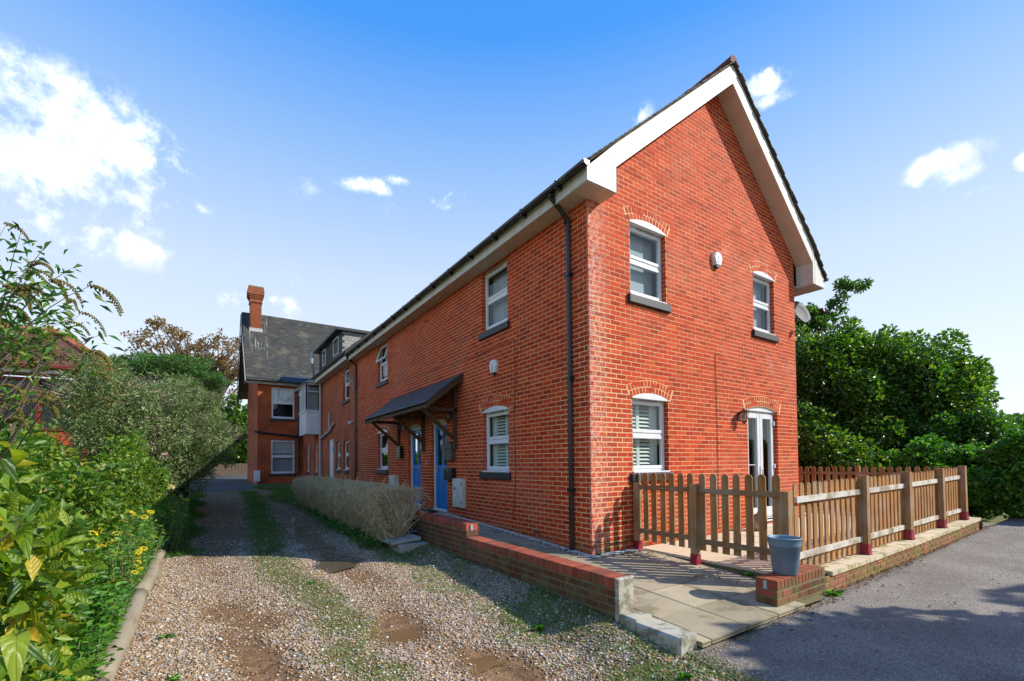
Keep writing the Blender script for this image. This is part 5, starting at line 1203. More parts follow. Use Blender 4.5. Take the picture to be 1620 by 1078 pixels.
cm_ = thing('security_camera', (-.1, 12.95, 3.0), 'small white dome camera at the corner of the old wing', 'camera')
m = MB(); m.lathe((-.14, 13.0, 2.95), [(.0, -.08), (.05, -.06), (.07, 0), (.06, .03), (0, .05)], 12); m.build('dome', M['white'], cm_, smooth=True); m = MB(); m.tube([(-.14, 13.0, 2.99), (-.01, 13.0, 3.02)], .02, 6); m.build('arm', M['white'], cm_)
an = thing('tv_aerial', (-.2, 12.6, 4.4), 'old television aerial on the drainpipe between the two houses', 'aerial')
m = MB(); m.tube([(-.06, 12.75, 4.2), (-.25, 12.75, 4.6), (-.25, 12.75, 4.7)], .014, 5)
m.tube([(-.25, 12.1, 4.35), (-.25, 13.5, 4.85)], .012, 5)
for k in range(8): y = 12.15+k*.18; z = 4.37+k*.064; m.tube([(-.25, y-.07, z+.22), (-.25, y+.07, z-.22)], .006, 4)
m.build('aerial_rods', M['grey_pipe'], an)
t = thing('utility_box', (-2.55, 24.0, .3), 'white box with pipes at the corner of the old house', 'utility box')
m = MB(); m.bbox(Fr((-2.5, 24.1, 0), (1, 0, 0), (0, -1, 0)), -.02, .28, .45, 1.05, 0, .18, .02); m.build('case', M['white'], t); m = MB(); m.tube([(-2.45, 23.98, .45), (-2.5, 23.95, .2), (-2.7, 23.9, .15)], .03, 6); m.build('hose', M['grey_pipe'], t)

# ------------------------------------------------------------------ house behind the left hedge
lb = thing('bungalow', (-9.5, 11.5, .3), 'low building with hipped brown tile roof and red window frames behind the shrubs', 'house')
FL = Fr((-6.85, 9.9, 0), (-.93, .10, 0), (-.10, -.93, 0)); ZL = 3.50
m = MB(); m.box(FL, .0, .42, -.2, ZL, -4, 0); m.box(FL, 3.6, 9, -.2, ZL, -4, 0); m.box(FL, .42, 3.6, -.2, 2.2, -4, 0); m.build('brick_walls', M['oldbrick'], lb)
M['redframe'] = plain('red_frame', (.20, .018, .015), (.13, .012, .01), .5, 6)
m = MB(); m.box(FL, .42, 3.6, 2.2, ZL, -1.2, -1.1); m.build('room_recess', M['dark'], lb)
wm = MB(); wm.bbox(FL, .42, 3.6, 2.2, 2.27, -.1, .03); wm.bbox(FL, .42, 3.6, 3.36, 3.43, -.1, .03)
for u in (.42, 1.05, 1.75, 2.5, 3.5): wm.bbox(FL, u, u+.075, 2.2, 3.43, -.1, .031)
wm.bbox(FL, .42, 1.1, 3.1, 3.16, -.1, .03)
wf = wm.build('window', M['redframe'], lb)
for (a, b) in ((.49, 1.05), (1.12, 1.75), (1.82, 2.5), (2.57, 3.5)): pane(wf, FL, a, b, 2.27, 3.36, -.04)
m = MB(); m.box(FL, -.3, 9, ZL, ZL+.13, -.3, .32); m.build('eaves_board', M['board'], lb)
m = MB(); m.tube([tuple(FL(-.32, ZL+.14, .38)), tuple(FL(9, ZL+.14, .38))], .06, 8); m.build('gutter', M['redframe'], lb)
# hipped roof: eave corners and ridge
E0 = FL(-.42, ZL+.12, .42); E1 = FL(9, ZL+.12, .42); E2 = FL(-.42, ZL+.12, -4.6); R0 = FL(1.35, ZL+1.42, -1.9); R1 = FL(9, ZL+1.42, -1.9)
m = MB(); m.quad(E0, E1, R1, R0); m.quad(E0, R0, E2); m.build('roof', M['clay'], lb)
mt = MB(); nn = (E1-E0).cross(R0-E0).normalized(); nn = nn if nn.z > 0 else -nn; rows = 22
for r in range(rows):
    f0, f1 = r/rows, (r+1.15)/rows; A0, A1 = E0.lerp(R0, f0), E1.lerp(R1, f0); B0, B1 = E0.lerp(R0, f1), E1.lerp(R1, f1)
    wl = (A1-A0).length; k_ = int(min(wl, 5.5)/.17); dr = (A1-A0).normalized(); off = .085 if r % 2 else 0
    for c_ in range(k_):
        a0 = A0+dr*(c_*.17+off); a1 = a0+dr*.164; b0 = B0+dr*(c_*.17+off-.0); b1 = b0+dr*.164; h = nn*(.022+random.uniform(0, .006))
        kk = len(mt.v); mt.v += [tuple(a0+h), tuple(a1+h), tuple(b1+nn*.004), tuple(b0+nn*.004), tuple(a0), tuple(a1)]; mt.f += [(kk, kk+1, kk+2, kk+3), (kk+4, kk+5, kk+1, kk)]; mt.m += [0, 0]
tag(mt.build('roof_tiles', M['clay'], lb), kind='stuff')
for k in range(8):
    a, b = E0.lerp(R0, k/8), E0.lerp(R0, (k+1.1)/8); m = MB(); m.tube([a+nn*.02, b+nn*.03], [.11, .09], 6); m.build('hip_tile', M['clay_ridge'], lb)
for k in range(12):
    a, b = R0+(R1-R0)*(k/22), R0+(R1-R0)*((k+1.1)/22); m = MB(); m.tube([a+nn*.02, b+nn*.02], [.11, .10], 6); m.build('ridge_tile', M['clay_ridge'], lb)

# ------------------------------------------------------------------ gravel stones
def in_mud(x, y):
    r = np.zeros_like(x)
    for (cx, cy, a, b) in MUD: r = np.maximum(r, np.clip(1.25-(((x-cx)/a)**2+((y-cy)/b)**2), 0, 1))
    return r
def scatter(n, x0, x1, y0, y1, keep):
    x = rng.uniform(x0, x1, n); y = rng.uniform(y0, y1, n); k = keep(x, y) > rng.uniform(0, 1, n); return x[k], y[k]
def depth(x, y): return (x-CAM.x)*Fv.x+(y-CAM.y)*Fv.y
def green(x, y):
    g1 = np.clip(1-np.abs(x+3.72+.25*np.sin(y*1.1))/.42, 0, 1)*np.clip((y+3)/6, .25, 1)
    g2 = np.clip((x+2.25+.15*np.sin(y*2))/.4, 0, 1)
    return np.maximum(g1, g2)
def bare(x, y):
    a, b = covers(x, y); return np.clip(1.05-a*1.15, .03, 1)*np.clip(1-.8*b, .05, 1)*np.clip(.5+1.0*fb(x, y, 3, 21), 0, 1)
xs1, ys1 = scatter(100000, -5.2, -1.4, -3.8, 3.5, bare); xs2, ys2 = scatter(30000, -5.25, -1.6, 3.5, 17, bare)
X_ = np.concatenate([xs1, xs2]); Y_ = np.concatenate([ys1, ys2]); sz = np.concatenate([rng.uniform(.005, .016, len(xs1))*(1+(rng.uniform(0, 1, len(xs1)) > .97)*.8), rng.uniform(.010, .022, len(xs2))])
stones('gravel', np.stack([X_, Y_, G(X_, Y_)+.003], -1), sz, M['stone'])

# ------------------------------------------------------------------ vegetation
def unit(v): return v/np.maximum(np.linalg.norm(v, axis=-1, keepdims=True), 1e-9)
def leaf_verts(P, D, L, Wd, fold=.25, droop=.15, up=None):
    n = len(P); D = unit(D); r = rng.normal(0, 1, (n, 3)); r[:, 2] += .9 if up is None else up
    s = unit(np.cross(D, r)); nn = np.cross(s, D); nn *= np.sign(nn[:, 2:3]+1e-9)
    L = np.asarray(L).reshape(-1, 1)*np.ones((n, 1)); Wd = np.asarray(Wd).reshape(-1, 1)*np.ones((n, 1))
    a = P; b = P+D*L*.45+s*Wd/2+nn*Wd*fold; c = P+D*L-nn*L*droop; d = P+D*L*.45-s*Wd/2+nn*Wd*fold
    return np.stack([a, b, c, d], 1).reshape(-1, 3)
def leaves(name, P, D, L, Wd, mat, parent=None, kind=None, **k):
    V = leaf_verts(P, D, L, Wd, **k); n = len(P); i = 4*np.arange(n)[:, None]
    Fc = np.concatenate([i+np.array([[0, 2, 1]]), i+np.array([[0, 3, 2]])], 1).reshape(-1, 3)
    o = npmesh(name, V, Fc, mat, parent)
    if kind: o['kind'] = kind
    return o
def blob(clumps, n, L, shell=.55, droopy=0.0):
    "leaf points for a list of clumps (x,y,z,rx,ry,rz); more leaves on the outside of each"
    c = np.array(clumps, float); w = c[:, 3]*c[:, 4]+c[:, 4]*c[:, 5]+c[:, 3]*c[:, 5]; k = rng.choice(len(c), n, p=w/w.sum()); q = c[k]
    d = unit(rng.normal(0, 1, (n, 3))); r = 1-np.abs(rng.normal(0, 1, (n, 1)))*(1-shell)*.5; r = np.clip(r, .1, 1.15)
    P = q[:, :3]+d*r*q[:, 3:]; D = unit(d*q[:, 3:]**.5+rng.normal(0, .55, (n, 3))); D[:, 2] -= droopy
    return P, D
def sub_clumps(c, k, rel=.34, jit=.9, flat=1.0):
    "break ellipsoids into many small clumps so the outline and the light come out uneven"
    out = []
    for (x, y, z, a, b, h) in c:
        for _ in range(k):
            d = rng.normal(0, 1, 3); d /= np.linalg.norm(d); r = rng.uniform(.35, 1.0)**.6*jit; s = rel*rng.uniform(.55, 1.25)
            out.append((x+d[0]*a*r, y+d[1]*b*r, z+d[2]*h*r, a*s, b*s, h*s*flat))
    return out
def branches(mb, base, clumps, r0, every=3, seg=4, r1=.012):
    base = Vector(base); top = Vector(np.array(clumps)[:, :3].mean(0)); top.z = base.z+(top.z-base.z)*.75
    trunk = [base.lerp(top, i/seg)+Vector((random.uniform(-.06, .06), random.uniform(-.06, .06), 0))*i*(r0*8) for i in range(seg+1)]
    mb.tube(trunk, [r0*(1-.55*i/seg) for i in range(seg+1)], 8)
    for k, c in enumerate(clumps):
        if k % every: continue
        t = random.uniform(.35, .98); s = trunk[0].lerp(trunk[-1], t) if seg < 2 else trunk[min(int(t*seg), seg-1)].lerp(trunk[min(int(t*seg)+1, seg)], t*seg % 1); e = Vector(c[:3]); m_ = s.lerp(e, .5)+Vector((random.uniform(-.1, .1), random.uniform(-.1, .1), random.uniform(.0, .25)))*(e-s).length
        mb.tube([s, m_, e], [r0*.4, r0*.22, r1], 5)
def tree(name, loc, clumps, k, n, L, Wd, mat, label, cat='tree', group=None, r0=.14, rel=.34, crown='crown', every=3, bark=None, **kw):
    t = thing(name, loc, label, cat, group); sc = sub_clumps(clumps, k, rel)
    mb = MB(); branches(mb, loc, sc, r0, every); mb.build('trunk', bark or M['bark'], t)
    P, D = blob(sc, n, L, **{a: b for a, b in kw.items() if a in ('shell', 'droopy')}); L_ = L*rng.uniform(.6, 1.3, n)
    o = leaves(crown, P, D, L_, L_*Wd/L, mat, t, 'stuff'); return t
def at(px, dep):
    q = (px-810)/718.476; return (CAM.x+dep*(Fv.x+q*Rv.x), CAM.y+dep*(Fv.y+q*Rv.y))
def hz(py, dep, px=810): return CAM.z+dep*((729-.0097*(px-810))-py)/718.476

# --- right side: dark trees behind the fence, ivy hedge
def clp(px, dep, z, r, h, rd=None): X, Y = at(px, dep); return (X, Y, z, r, rd or r, h)
GP = 'dark trees behind the patio fence'
b0 = at(1300, 15.5)
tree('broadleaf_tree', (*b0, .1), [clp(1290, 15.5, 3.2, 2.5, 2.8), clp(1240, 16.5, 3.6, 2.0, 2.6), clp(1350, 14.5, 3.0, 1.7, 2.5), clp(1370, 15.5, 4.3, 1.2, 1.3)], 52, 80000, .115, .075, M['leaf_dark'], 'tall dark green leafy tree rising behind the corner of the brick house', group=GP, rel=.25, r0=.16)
t = thing('sapling', (*at(1290, 15), 4.0), 'thin leafy shoot sticking up above the dark trees against the sky', 'tree')
sp = [(1285, 15, 560), (1300, 15, 520), (1318, 15, 488), (1338, 15, 460), (1368, 15, 446)]; shoot = [(*at(a, b), hz(c, b, a)) for a, b, c in sp]
mb = MB(); mb.tube(shoot, [.05, .035, .025, .018, .008], 6); s2 = (*at(1278, 15), hz(478, 15, 1278)); mb.tube([shoot[1], s2], [.03, .008], 5); mb.build('stem', M['bark'], t)
cl = [(*at(a, 15), hz(c, 15, a), r, r, r*.75) for a, c, r in ((1318, 490, .3), (1330, 470, .26), (1345, 452, .28), (1368, 446, .26), (1340, 440, .2), (1278, 482, .4), (1290, 500, .4), (1268, 495, .35), (1305, 505, .4), (1350, 500, .22), (1336, 485, .2))]
P, D = blob(sub_clumps(cl, 6, .5), 3600, .1); leaves('foliage', P, D, .10, .065, M['leaf_ivy'], t, 'stuff')
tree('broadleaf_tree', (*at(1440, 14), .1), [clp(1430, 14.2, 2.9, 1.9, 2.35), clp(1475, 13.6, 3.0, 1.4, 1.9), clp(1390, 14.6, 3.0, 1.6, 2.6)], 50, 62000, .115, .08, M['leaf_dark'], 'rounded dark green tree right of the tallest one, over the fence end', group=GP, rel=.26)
tree('ivy_bush', (*at(1500, 12.4), .1), [clp(1500, 12.6, 1.6, 1.3, 1.7), clp(1535, 12.0, 1.2, 1.0, 1.35)], 44, 34000, .095, .075, M['leaf_ivy'], 'glossy ivy covered bush sloping down to the hedge', 'bush', rel=.28, r0=.08)
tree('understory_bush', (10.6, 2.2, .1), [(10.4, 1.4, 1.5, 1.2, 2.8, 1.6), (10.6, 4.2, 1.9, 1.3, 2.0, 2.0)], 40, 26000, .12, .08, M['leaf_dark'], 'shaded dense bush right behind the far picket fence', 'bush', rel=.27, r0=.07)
tree('hedge', (10.2, -3.6, .1), [(9.9, -1.6, .95, .8, 1.1, .95), (10.4, -3.0, .95, .8, 1.2, 1.0), (11.0, -4.6, .95, .8, 1.3, 1.05), (11.6, -6.2, 1.0, .8, 1.3, 1.05)], 90, 52000, .095, .085, M['leaf_bright'], 'bright ivy hedge bounding the asphalt yard', 'hedge', rel=.22, r0=.04, every=9)
for (px, dp_, h, r, lb_) in ((1590, 24, 3.7, 2.6, 'distant round tree above the hedge'), (1690, 26, 3.9, 2.2, 'distant tree crown at the edge of view above the hedge')):
    X, Y = at(px, dp_); tree('distant_tree', (X, Y, .1), [(X, Y, h*.6, r, r, h*.42), (X-1.8, Y+.8, h*.5, r*.7, r*.7, h*.4)], 40, 15000, .2, .14, M['leaf_ivy'], lb_, rel=.28)
# trees outside the picture on the right, whose dappled shade lies on the asphalt
tree('shade_tree', (4.9, -8.6, -.2), [(4.9, -8.6, 2.9, 2.7, 2.3, 3.0)], 60, 17000, .2, .15, M['leaf_mid'], 'leafy tree beside the yard whose shade falls on the asphalt', rel=.22, r0=.13)
tree('shade_tree', (9.8, -10.6, -.2), [(9.8, -10.6, 4.6, 2.6, 2.4, 2.4)], 55, 9000, .22, .17, M['leaf_mid'], 'second taller tree beside the yard casting broken shade', rel=.2, r0=.15)

# --- far end of the drive
x0, y0 = -9.0, 52
ff = thing('board_fence', (-2, 50, .5), 'wooden board fence across the far end of the drive, coloured dark for shade', 'fence')
for k in range(40):
    X = -9.5+k*.30; m = MB(); m.bbox(Fr((X, 50, 0), (1, 0, 0), (0, -1, 0)), 0, .28, .42, 1.55+random.uniform(-.02, .02), -.02, 0); m.build('board', M['bark'], ff)  # dark bark colour on the boards stands in for far-end shade
tree('roadside_tree', (-6.6, 47.0, .4), [(-6.5, 47, 5.2, 3.4, 3.0, 3.6), (-3.2, 46, 4.6, 3.0, 2.6, 3.0), (-2.2, 40, 4.9, 2.0, 2.0, 2.6)], 36, 30000, .26, .17, M['leaf_dark'], 'shady tree with pale trunk at the far end of the drive', rel=.3, r0=.28)
tree('roadside_tree', (-1.5, 56, .4), [(-1.8, 55, 4.5, 4.2, 2.5, 4.2), (-7, 57, 4.0, 4.0, 2.5, 3.8), (3.5, 56, 5.0, 4, 2.5, 4.6)], 36, 26000, .3, .2, M['leaf_dark'], 'dense dark trees standing beyond the far board fence', rel=.3, r0=.25)
tree('pine_tree', (-7.4, 33, .4), [(-6.6, 33, 8.2, 2.6, 2, .75), (-8.6, 33, 7.7, 2.0, 2, .6), (-5.2, 33, 7.3, 1.8, 2, .7), (-7.2, 33, 6.4, 3.2, 2.2, .9)], 44, 22000, .24, .035, M['leaf_pine'], 'flat-topped green pine rising behind the silvery shrubs', rel=.17, r0=.22)
tree('bronze_tree', (-5.6, 44, .4), [(-7.8, 44, 11.6, 3.2, 2.6, 2.5), (-3.2, 44, 11.2, 2.9, 2.6, 2.9), (-5.6, 44, 9.0, 4.4, 2.6, 2.6)], 70, 9500, .24, .13, M['leaf_bronze'], 'sparse bronze-brown autumn tree against the sky left of the old house', rel=.12, r0=.3, every=1)
# treeline round the place
n = 90000; th = rng.uniform(0, 6.283, n); rr = rng.uniform(85, 110, n); hh = (2.5+4.5*(.5+.5*np.sin(th*9+1))*(.6+.4*np.sin(th*23)))*rng.uniform(0, 1, n)**.6
P = np.stack([rr*np.cos(th), rr*np.sin(th), hh+.3], -1); P = P[(P[:, 0] > 18) | (P[:, 1] < 0) | (P[:, 0] < -25) | (P[:, 1] > 80)]
leaves('distant_woods', P, rng.normal(0, 1, P.shape), .8, .7, M['leaf_dark'], None, 'stuff')

# --- left side, from far to near
def bare_twigs(parent, n, clumps, L, r, mat, up=.5):
    mb = MB(); c = np.array(clumps)
    for _ in range(n):
        q = c[rng.integers(len(c))]; d = rng.normal(0, 1, 3); d /= np.linalg.norm(d); d[2] = abs(d[2])*up+.1
        p = q[:3]+d*q[3:]*.75; e = p+d*L*rng.uniform(.5, 1.2)+rng.normal(0, .04, 3); mb.tube([tuple(p), tuple((p+e)/2+rng.normal(0, .02, 3)), tuple(e)], [r, r*.7, r*.3], 3, False)
    mb.build('twigs', mat, parent)['kind'] = 'stuff'
sil = [(-5.9, 8.9, 2.2, 1.2, 1.9, 1.8), (-5.5, 11.5, 2.1, 1.3, 2.0, 1.75), (-5.1, 10.0, 2.9, .85, 1.4, .9), (-6.3, 7.2, 2.5, .95, 1.1, 1.2), (-4.55, 9.6, 2.0, .7, 1.2, .75), (-5.2, 13.5, 2.4, 1.2, 1.8, 1.9)]
t = tree('silvery_shrub', (-5.9, 9.8, .1), sil, 80, 84000, .09, .024, M['leaf_silver'], 'big silvery green shrub with pale stems arching over the drive', 'shrub', rel=.21, r0=.07, every=2, bark=M['stem'])
bare_twigs(t, 900, sil, .5, .006, M['stem'])
tree('pink_rose_shrub', (-5.75, 5.6, .1), [(-5.7, 5.8, 1.0, .5, 1.5, 1.0), (-5.9, 4.3, .8, .5, 1.0, .8), (-5.9, 7.5, .8, .6, 1.4, .9)], 60, 26000, .06, .034, M['leaf_mid'], 'bright green rose bush tangled low in front of the silvery shrub', 'shrub', rel=.24, r0=.03, bark=M['stem'])
rs = thing('rose_bloom', (-5.25, 5.4, 1.5), 'pale pink rose bloom high on the tangled bush', 'flower', 'blooms on the rose bush')
P, D = blob([(-5.28, 5.4, 1.55, .04, .04, .035)], 26, .05); leaves('petals', P, D, .05, .05, plain('pale_petal', (.8, .55, .5), (.7, .45, .4), .6), rs, 'stuff')
rs = thing('rose_bloom', (-5.2, 6.0, .9), 'cream yellow rose bloom lower on the tangled bush', 'flower', 'blooms on the rose bush')
P, D = blob([(-5.22, 6.0, .95, .045, .045, .04)], 26, .05); leaves('petals', P, D, .055, .055, plain('cream_petal', (.85, .75, .4), (.8, .65, .3), .6), rs, 'stuff')
# old garden fence buried in the shrubs
gf = thing('garden_fence', (-6.0, 7, .1), 'weathered low board fence half buried in the left shrubs', 'fence')
BDm = MB(); BDm.bbox(Fr((0, 0, 0), (0, 1, 0), (1, 0, 0)), 0, .105, 0, 1.15, 0, .018); BDM = mesh_of(BDm, 'board', M['sleeper'])
for k in range(100): inst('board', BDM, gf, (-6.02+random.uniform(-.01, .01), .8+k*.115, Gf(-5.9, .8+k*.115)-.05+random.uniform(-.02, .02)))
t = thing('wheelie_bin', (-5.45, 14.6, .1), 'dark blue wheelie bin in the shade at the end of the left hedge', 'bin')
m = MB(); Fw = Fr((-5.45, 14.4, 0), (1, 0, 0), (0, -1, 0)); m.prism(Fw, [(-.24, .15), (.24, .15), (.29, 1.05), (-.29, 1.05)], -.55, 0, True); m.build('bin_body', plain('bin_plastic', (.012, .02, .06), (.01, .014, .04), .5), t)
m = MB(); m.bbox(Fw, -.31, .31, 1.05, 1.12, -.6, .04, .02); m.build('lid', M['black'], t)
for s_ in (-.24, .24): m = MB(); m.tube([(-5.45+s_-.03, 14.95, .2), (-5.45+s_+.03, 14.95, .2)], .1, 12); m.build('wheel', M['black'], t)
# timber edging of the bed
tm_ = thing('timber_edging', (-5.25, 1.0, -.2), 'round weathered timber edging along the flower bed', 'edging')
for (ya, yb) in ((-2.6, -.62), (-.58, 1.75), (1.78, 4.25)):
    pts = [(-5.265+.012*math.sin(v*3), v, Gf(-5.2, v)+.055) for v in np.linspace(ya, yb, 9)]; m = MB(); m.tube(pts, [.082]*9, 10); m.build('timber_log', M['sleeper'], tm_, smooth=True)
# shrub with broad leaves in the middle of the bed
def stems(parent, base, n, spread, h, r, mat, name='stems'):
    mb = MB(); out = []
    for _ in range(n):
        a = random.uniform(0, 6.28); q = random.uniform(.2, 1)*spread; p0 = Vector(base)+Vector((random.uniform(-.08, .08)*spread*2, random.uniform(-.1, .1)*spread*3, 0)); e = p0+Vector((math.cos(a)*q, math.sin(a)*q, h*random.uniform(.6, 1)))
        m_ = p0.lerp(e, .5)+Vector((0, 0, h*.12)); mb.tube([p0, m_, e], [r, r*.7, r*.3], 5); out.append((p0, m_, e))
    mb.build(name, mat, parent)['kind'] = 'stuff'; return out
tree('weigela_shrub', (-5.95, 1.9, 0), [(-5.9, 1.6, .72, .45, .8, .68), (-6.0, .4, .75, .5, .8, .65), (-5.9, 3.0, .8, .45, .8, .75), (-6.5, 2.2, .95, .6, .8, .85), (-6.7, 3.6, 1.0, .6, .9, .9), (-7.0, 4.9, 1.15, .6, .9, .95), (-7.2, 3.4, 1.1, .6, .8, .9), (-6.3, .9, .9, .5, .7, .75)], 46, 26000, .085, .042, M['leaf_mid'], 'leafy shrub with yellowing leaves between the foreground leaves and the roses', 'shrub', rel=.25, r0=.03, bark=M['stem'])
tree('weigela_shrub', (-5.8, -.7, 0), [(-5.75, -.6, .55, .42, .8, .6), (-5.75, -1.7, .5, .4, .6, .55)], 40, 9000, .09, .045, M['leaf_mid'], 'low leafy shrub at the near end of the flower bed', 'shrub', rel=.27, r0=.03, bark=M['stem'])
# low bright herbs with yellow flowers
hb = thing('yellow_flower_clump', (-5.45, 2.2, 0), 'bushy clump of bright green herbs with yellow flowers beside the timber edging', 'flowers')
def herb(parent, n, x0, x1, y0, y1, h0, h1, mat, fl, leafL=.055):
    P, D, fp = [], [], []; mb = MB()
    for _ in range(n):
        x, y = rng.uniform(x0, x1), rng.uniform(y0, y1); z = Gf(x, y); h = rng.uniform(h0, h1); lx, ly = rng.normal(.03, .07), rng.normal(-.02, .06)
        b = np.array([x, y, z]); e = b+np.array([lx, ly, h]); mb.tube([tuple(b), tuple(e)], [.003, .0015], 3, False)
        m_ = int(h/.018)
        for i in range(m_):
            f = (i+1)/m_
            if f < .22: continue
            a = i*2.4+rng.uniform(-.3, .3); P.append(b+(e-b)*f); D.append([math.cos(a), math.sin(a), rng.uniform(-.1, .6)])
        if rng.uniform() < fl: fp.append(e)
    mb.build('stems', M['stem'], parent)['kind'] = 'stuff'
    leaves('foliage', np.array(P), np.array(D), rng.uniform(.6, 1.2, len(P))*leafL, rng.uniform(.35, .5, len(P))*leafL, mat, parent, 'stuff'); return fp
fp = herb(hb, 760, -5.85, -5.32, .7, 4.3, .30, .80, M['leaf_bright'], .3)
herb(hb, 420, -5.8, -5.3, -2.6, .8, .22, .5, M['leaf_bright'], 0, .07)
hb2 = thing('yellow_flower_clump', (-5.35, 6.4, 0), 'taller thin yellow flowers leaning over the shaded edge of the drive', 'flowers')
fp2 = herb(hb2, 260, -5.5, -5.05, 4.3, 7.6, .35, .85, M['leaf_bright'], .12)
fm_ = MB()
for k in range(12):
    a = 2*math.pi*k/12; r0_, r1_ = .006, .024; w = .14
    kk = len(fm_.v); fm_.v += [(r0_*math.cos(a), r0_*math.sin(a), .003), (r1_*.7*math.cos(a-w*1.3), r1_*.7*math.sin(a-w*1.3), .006), (r1_*math.cos(a), r1_*math.sin(a), .0), (r1_*.7*math.cos(a+w*1.3), r1_*.7*math.sin(a+w*1.3), .006)]; fm_.f.append((kk, kk+1, kk+2, kk+3)); fm_.m.append(0)
FLW = mesh_of(fm_, 'flower', M['flower'])
for par, lst, mx in ((hb, fp, 145), (hb2, fp2, 40)):
    for e in lst[:mx]:
        for _ in range(random.choice((1, 2, 3))): inst('flower', FLW, par, Vector(tuple(e))+Vector((random.uniform(-.03, .03), random.uniform(-.03, .03), random.uniform(-.01, .02))), (random.uniform(-.2, .9), random.uniform(-.6, .6), random.uniform(0, 6)), (random.uniform(1.3, 2.1),)*3)

# arching buddleia with seed spikes, upper left
bd = thing('buddleia_bush', (-6.1, .2, 0), 'arching bush with drooping brown-green seed spikes against the sky', 'bush')
mb = MB(); LP, LD, spikes = [], [], []
root = Vector((-6.15, .3, .0))
ends = []
for i in range(36):
    t_ = i/35
    px = random.choice((random.uniform(-60, 60), random.uniform(0, 130), random.uniform(40, 160))); 
    lim = 340+max(px, 0)*1.15
    py = random.uniform(lim, 640) if px < 120 else random.uniform(lim, 600)
    dp_ = random.uniform(3.0, 4.4); X, Y = at(px, dp_); ends.append(Vector((X, Y, hz(py, dp_, px))))
ends += [Vector((*at(150, 3.3), hz(545, 3.3))), Vector((*at(128, 3.2), hz(600, 3.2))), Vector((*at(30, 3.2), hz(345, 3.2))), Vector((*at(70, 3.3), hz(372, 3.3))), Vector((*at(108, 3.3), hz(412, 3.3))), Vector((*at(140, 3.3), hz(440, 3.3)))]
for bi, e in enumerate(ends):
    s = root+Vector((random.uniform(-.3, .1), random.uniform(-.4, .4), random.uniform(.6, 1.5))); m_ = s.lerp(e, .55)+Vector((-.1, 0, .35)); pts = [s.lerp(m_, f).lerp(m_.lerp(e, f), f) for f in np.linspace(0, 1, 9)]
    mb.tube([root, s]+pts[1:], [.018, .013]+[.0085-.0010*k for k in range(8)], 5)
    for k in range(2, 9):
        for a in range(10):
            f = random.random(); p = pts[k-1].lerp(pts[k], f); LP.append(tuple(p+Vector((random.uniform(-.16, .16), random.uniform(-.16, .16), random.uniform(-.14, .12))))); th = random.uniform(0, 6.28); LD.append((math.cos(th), math.sin(th), random.uniform(-.8, .2)))
    for _ in range(2 if bi < 36 else 2):
        k = random.choice((6, 7, 8)); p = pts[k]; d = Vector((random.uniform(.1, 1), random.uniform(-.8, .4), random.uniform(-.2, .5))).normalized(); spikes.append((p, d))
mb.build('stems', M['bark'], bd)['kind'] = 'stuff'
LP = np.array(LP); LD = np.array(LD); kp = (LP[:, 2] > 2.25) | (rng.uniform(0, 1, len(LP)) < .12); LP, LD = LP[kp], LD[kp]; n = len(LP); spikes = [q for q in spikes if q[0].z > 2.35 or random.random() < .3]; Ls = rng.uniform(.05, .115, n); leaves('foliage', LP, LD, Ls, Ls*.28, M['leaf_budd'], bd, 'stuff', fold=.2, droop=.3)
for (p, d) in spikes:
    Lk = random.uniform(.16, .32); m = MB(); prev = p.copy(); dd = d.copy(); cen = []
    for i in range(26): cen.append(prev.copy()); prev = prev+dd*(Lk/26); dd = (dd+Vector((0, 0, -.085))).normalized()
    for i, c in enumerate(cen):
        for j in range(4):
            a = j*1.57+i*.7; rr_ = .0155*(1-.6*i/26); o_ = Vector((math.cos(a), math.sin(a), math.sin(a*2)*.6))*rr_; q = c+o_; s_ = .0082*(1-.4*i/26)
            kk = len(m.v); m.v += [tuple(q+Vector(v)*s_) for v in ((1, 0, 0), (-.6, .8, 0), (-.6, -.8, 0), (0, 0, 1.2), (0, 0, -1.2))]
            m.f += [(kk, kk+1, kk+3), (kk+1, kk+2, kk+3), (kk+2, kk, kk+3), (kk+1, kk, kk+4), (kk+2, kk+1, kk+4), (kk, kk+2, kk+4)]; m.m += [0]*6
    m.build('seed_spike', M['seed'], bd)
# big leaves right beside the camera
bg_ = thing('broad_leaf_shrub', (-5.6, -2.7, 0), 'large yellow-green leaves of the shrub nearest the camera', 'shrub')
def big_leaf(L, Wd, curl, name):
    m = MB(); n = 6; rows_ = []
    for i in range(n+1):
        f = i/n; w = Wd*.5*math.sin(math.pi*min(f*1.02+.02, 1))**.75*(1-.25*f); x = L*f*math.cos(curl*f); z = -L*f*math.sin(curl*f)*f; rows_.append([(x, -w, z+w*.35), (x, 0, z-.0), (x, w, z+w*.35)])
    for r in rows_: m.v += r
    for i in range(n):
        a = i*3; m.f += [(a, a+1, a+4, a+3), (a+1, a+2, a+5, a+4)]; m.m += [0, 0]
    k = len(m.v); m.v += [(-.03, -.001, .006), (-.03, .001, .006), (0, .001, 0), (0, -.001, 0)]; m.f.append((k, k+1, k+2, k+3)); m.m.append(0)
    me = mesh_of(m, name, M['leaf_big']); me.polygons.foreach_set('use_smooth', [True]*len(me.polygons)); return me
BLs = [big_leaf(.115, .058, c, 'leaf') for c in (.25, .6, .95)]+[big_leaf(.10, .042, .8, 'leaf'), big_leaf(.125, .07, .5, 'leaf'), big_leaf(.085, .05, 1.15, 'leaf')]
mb = MB(); cnt = 0
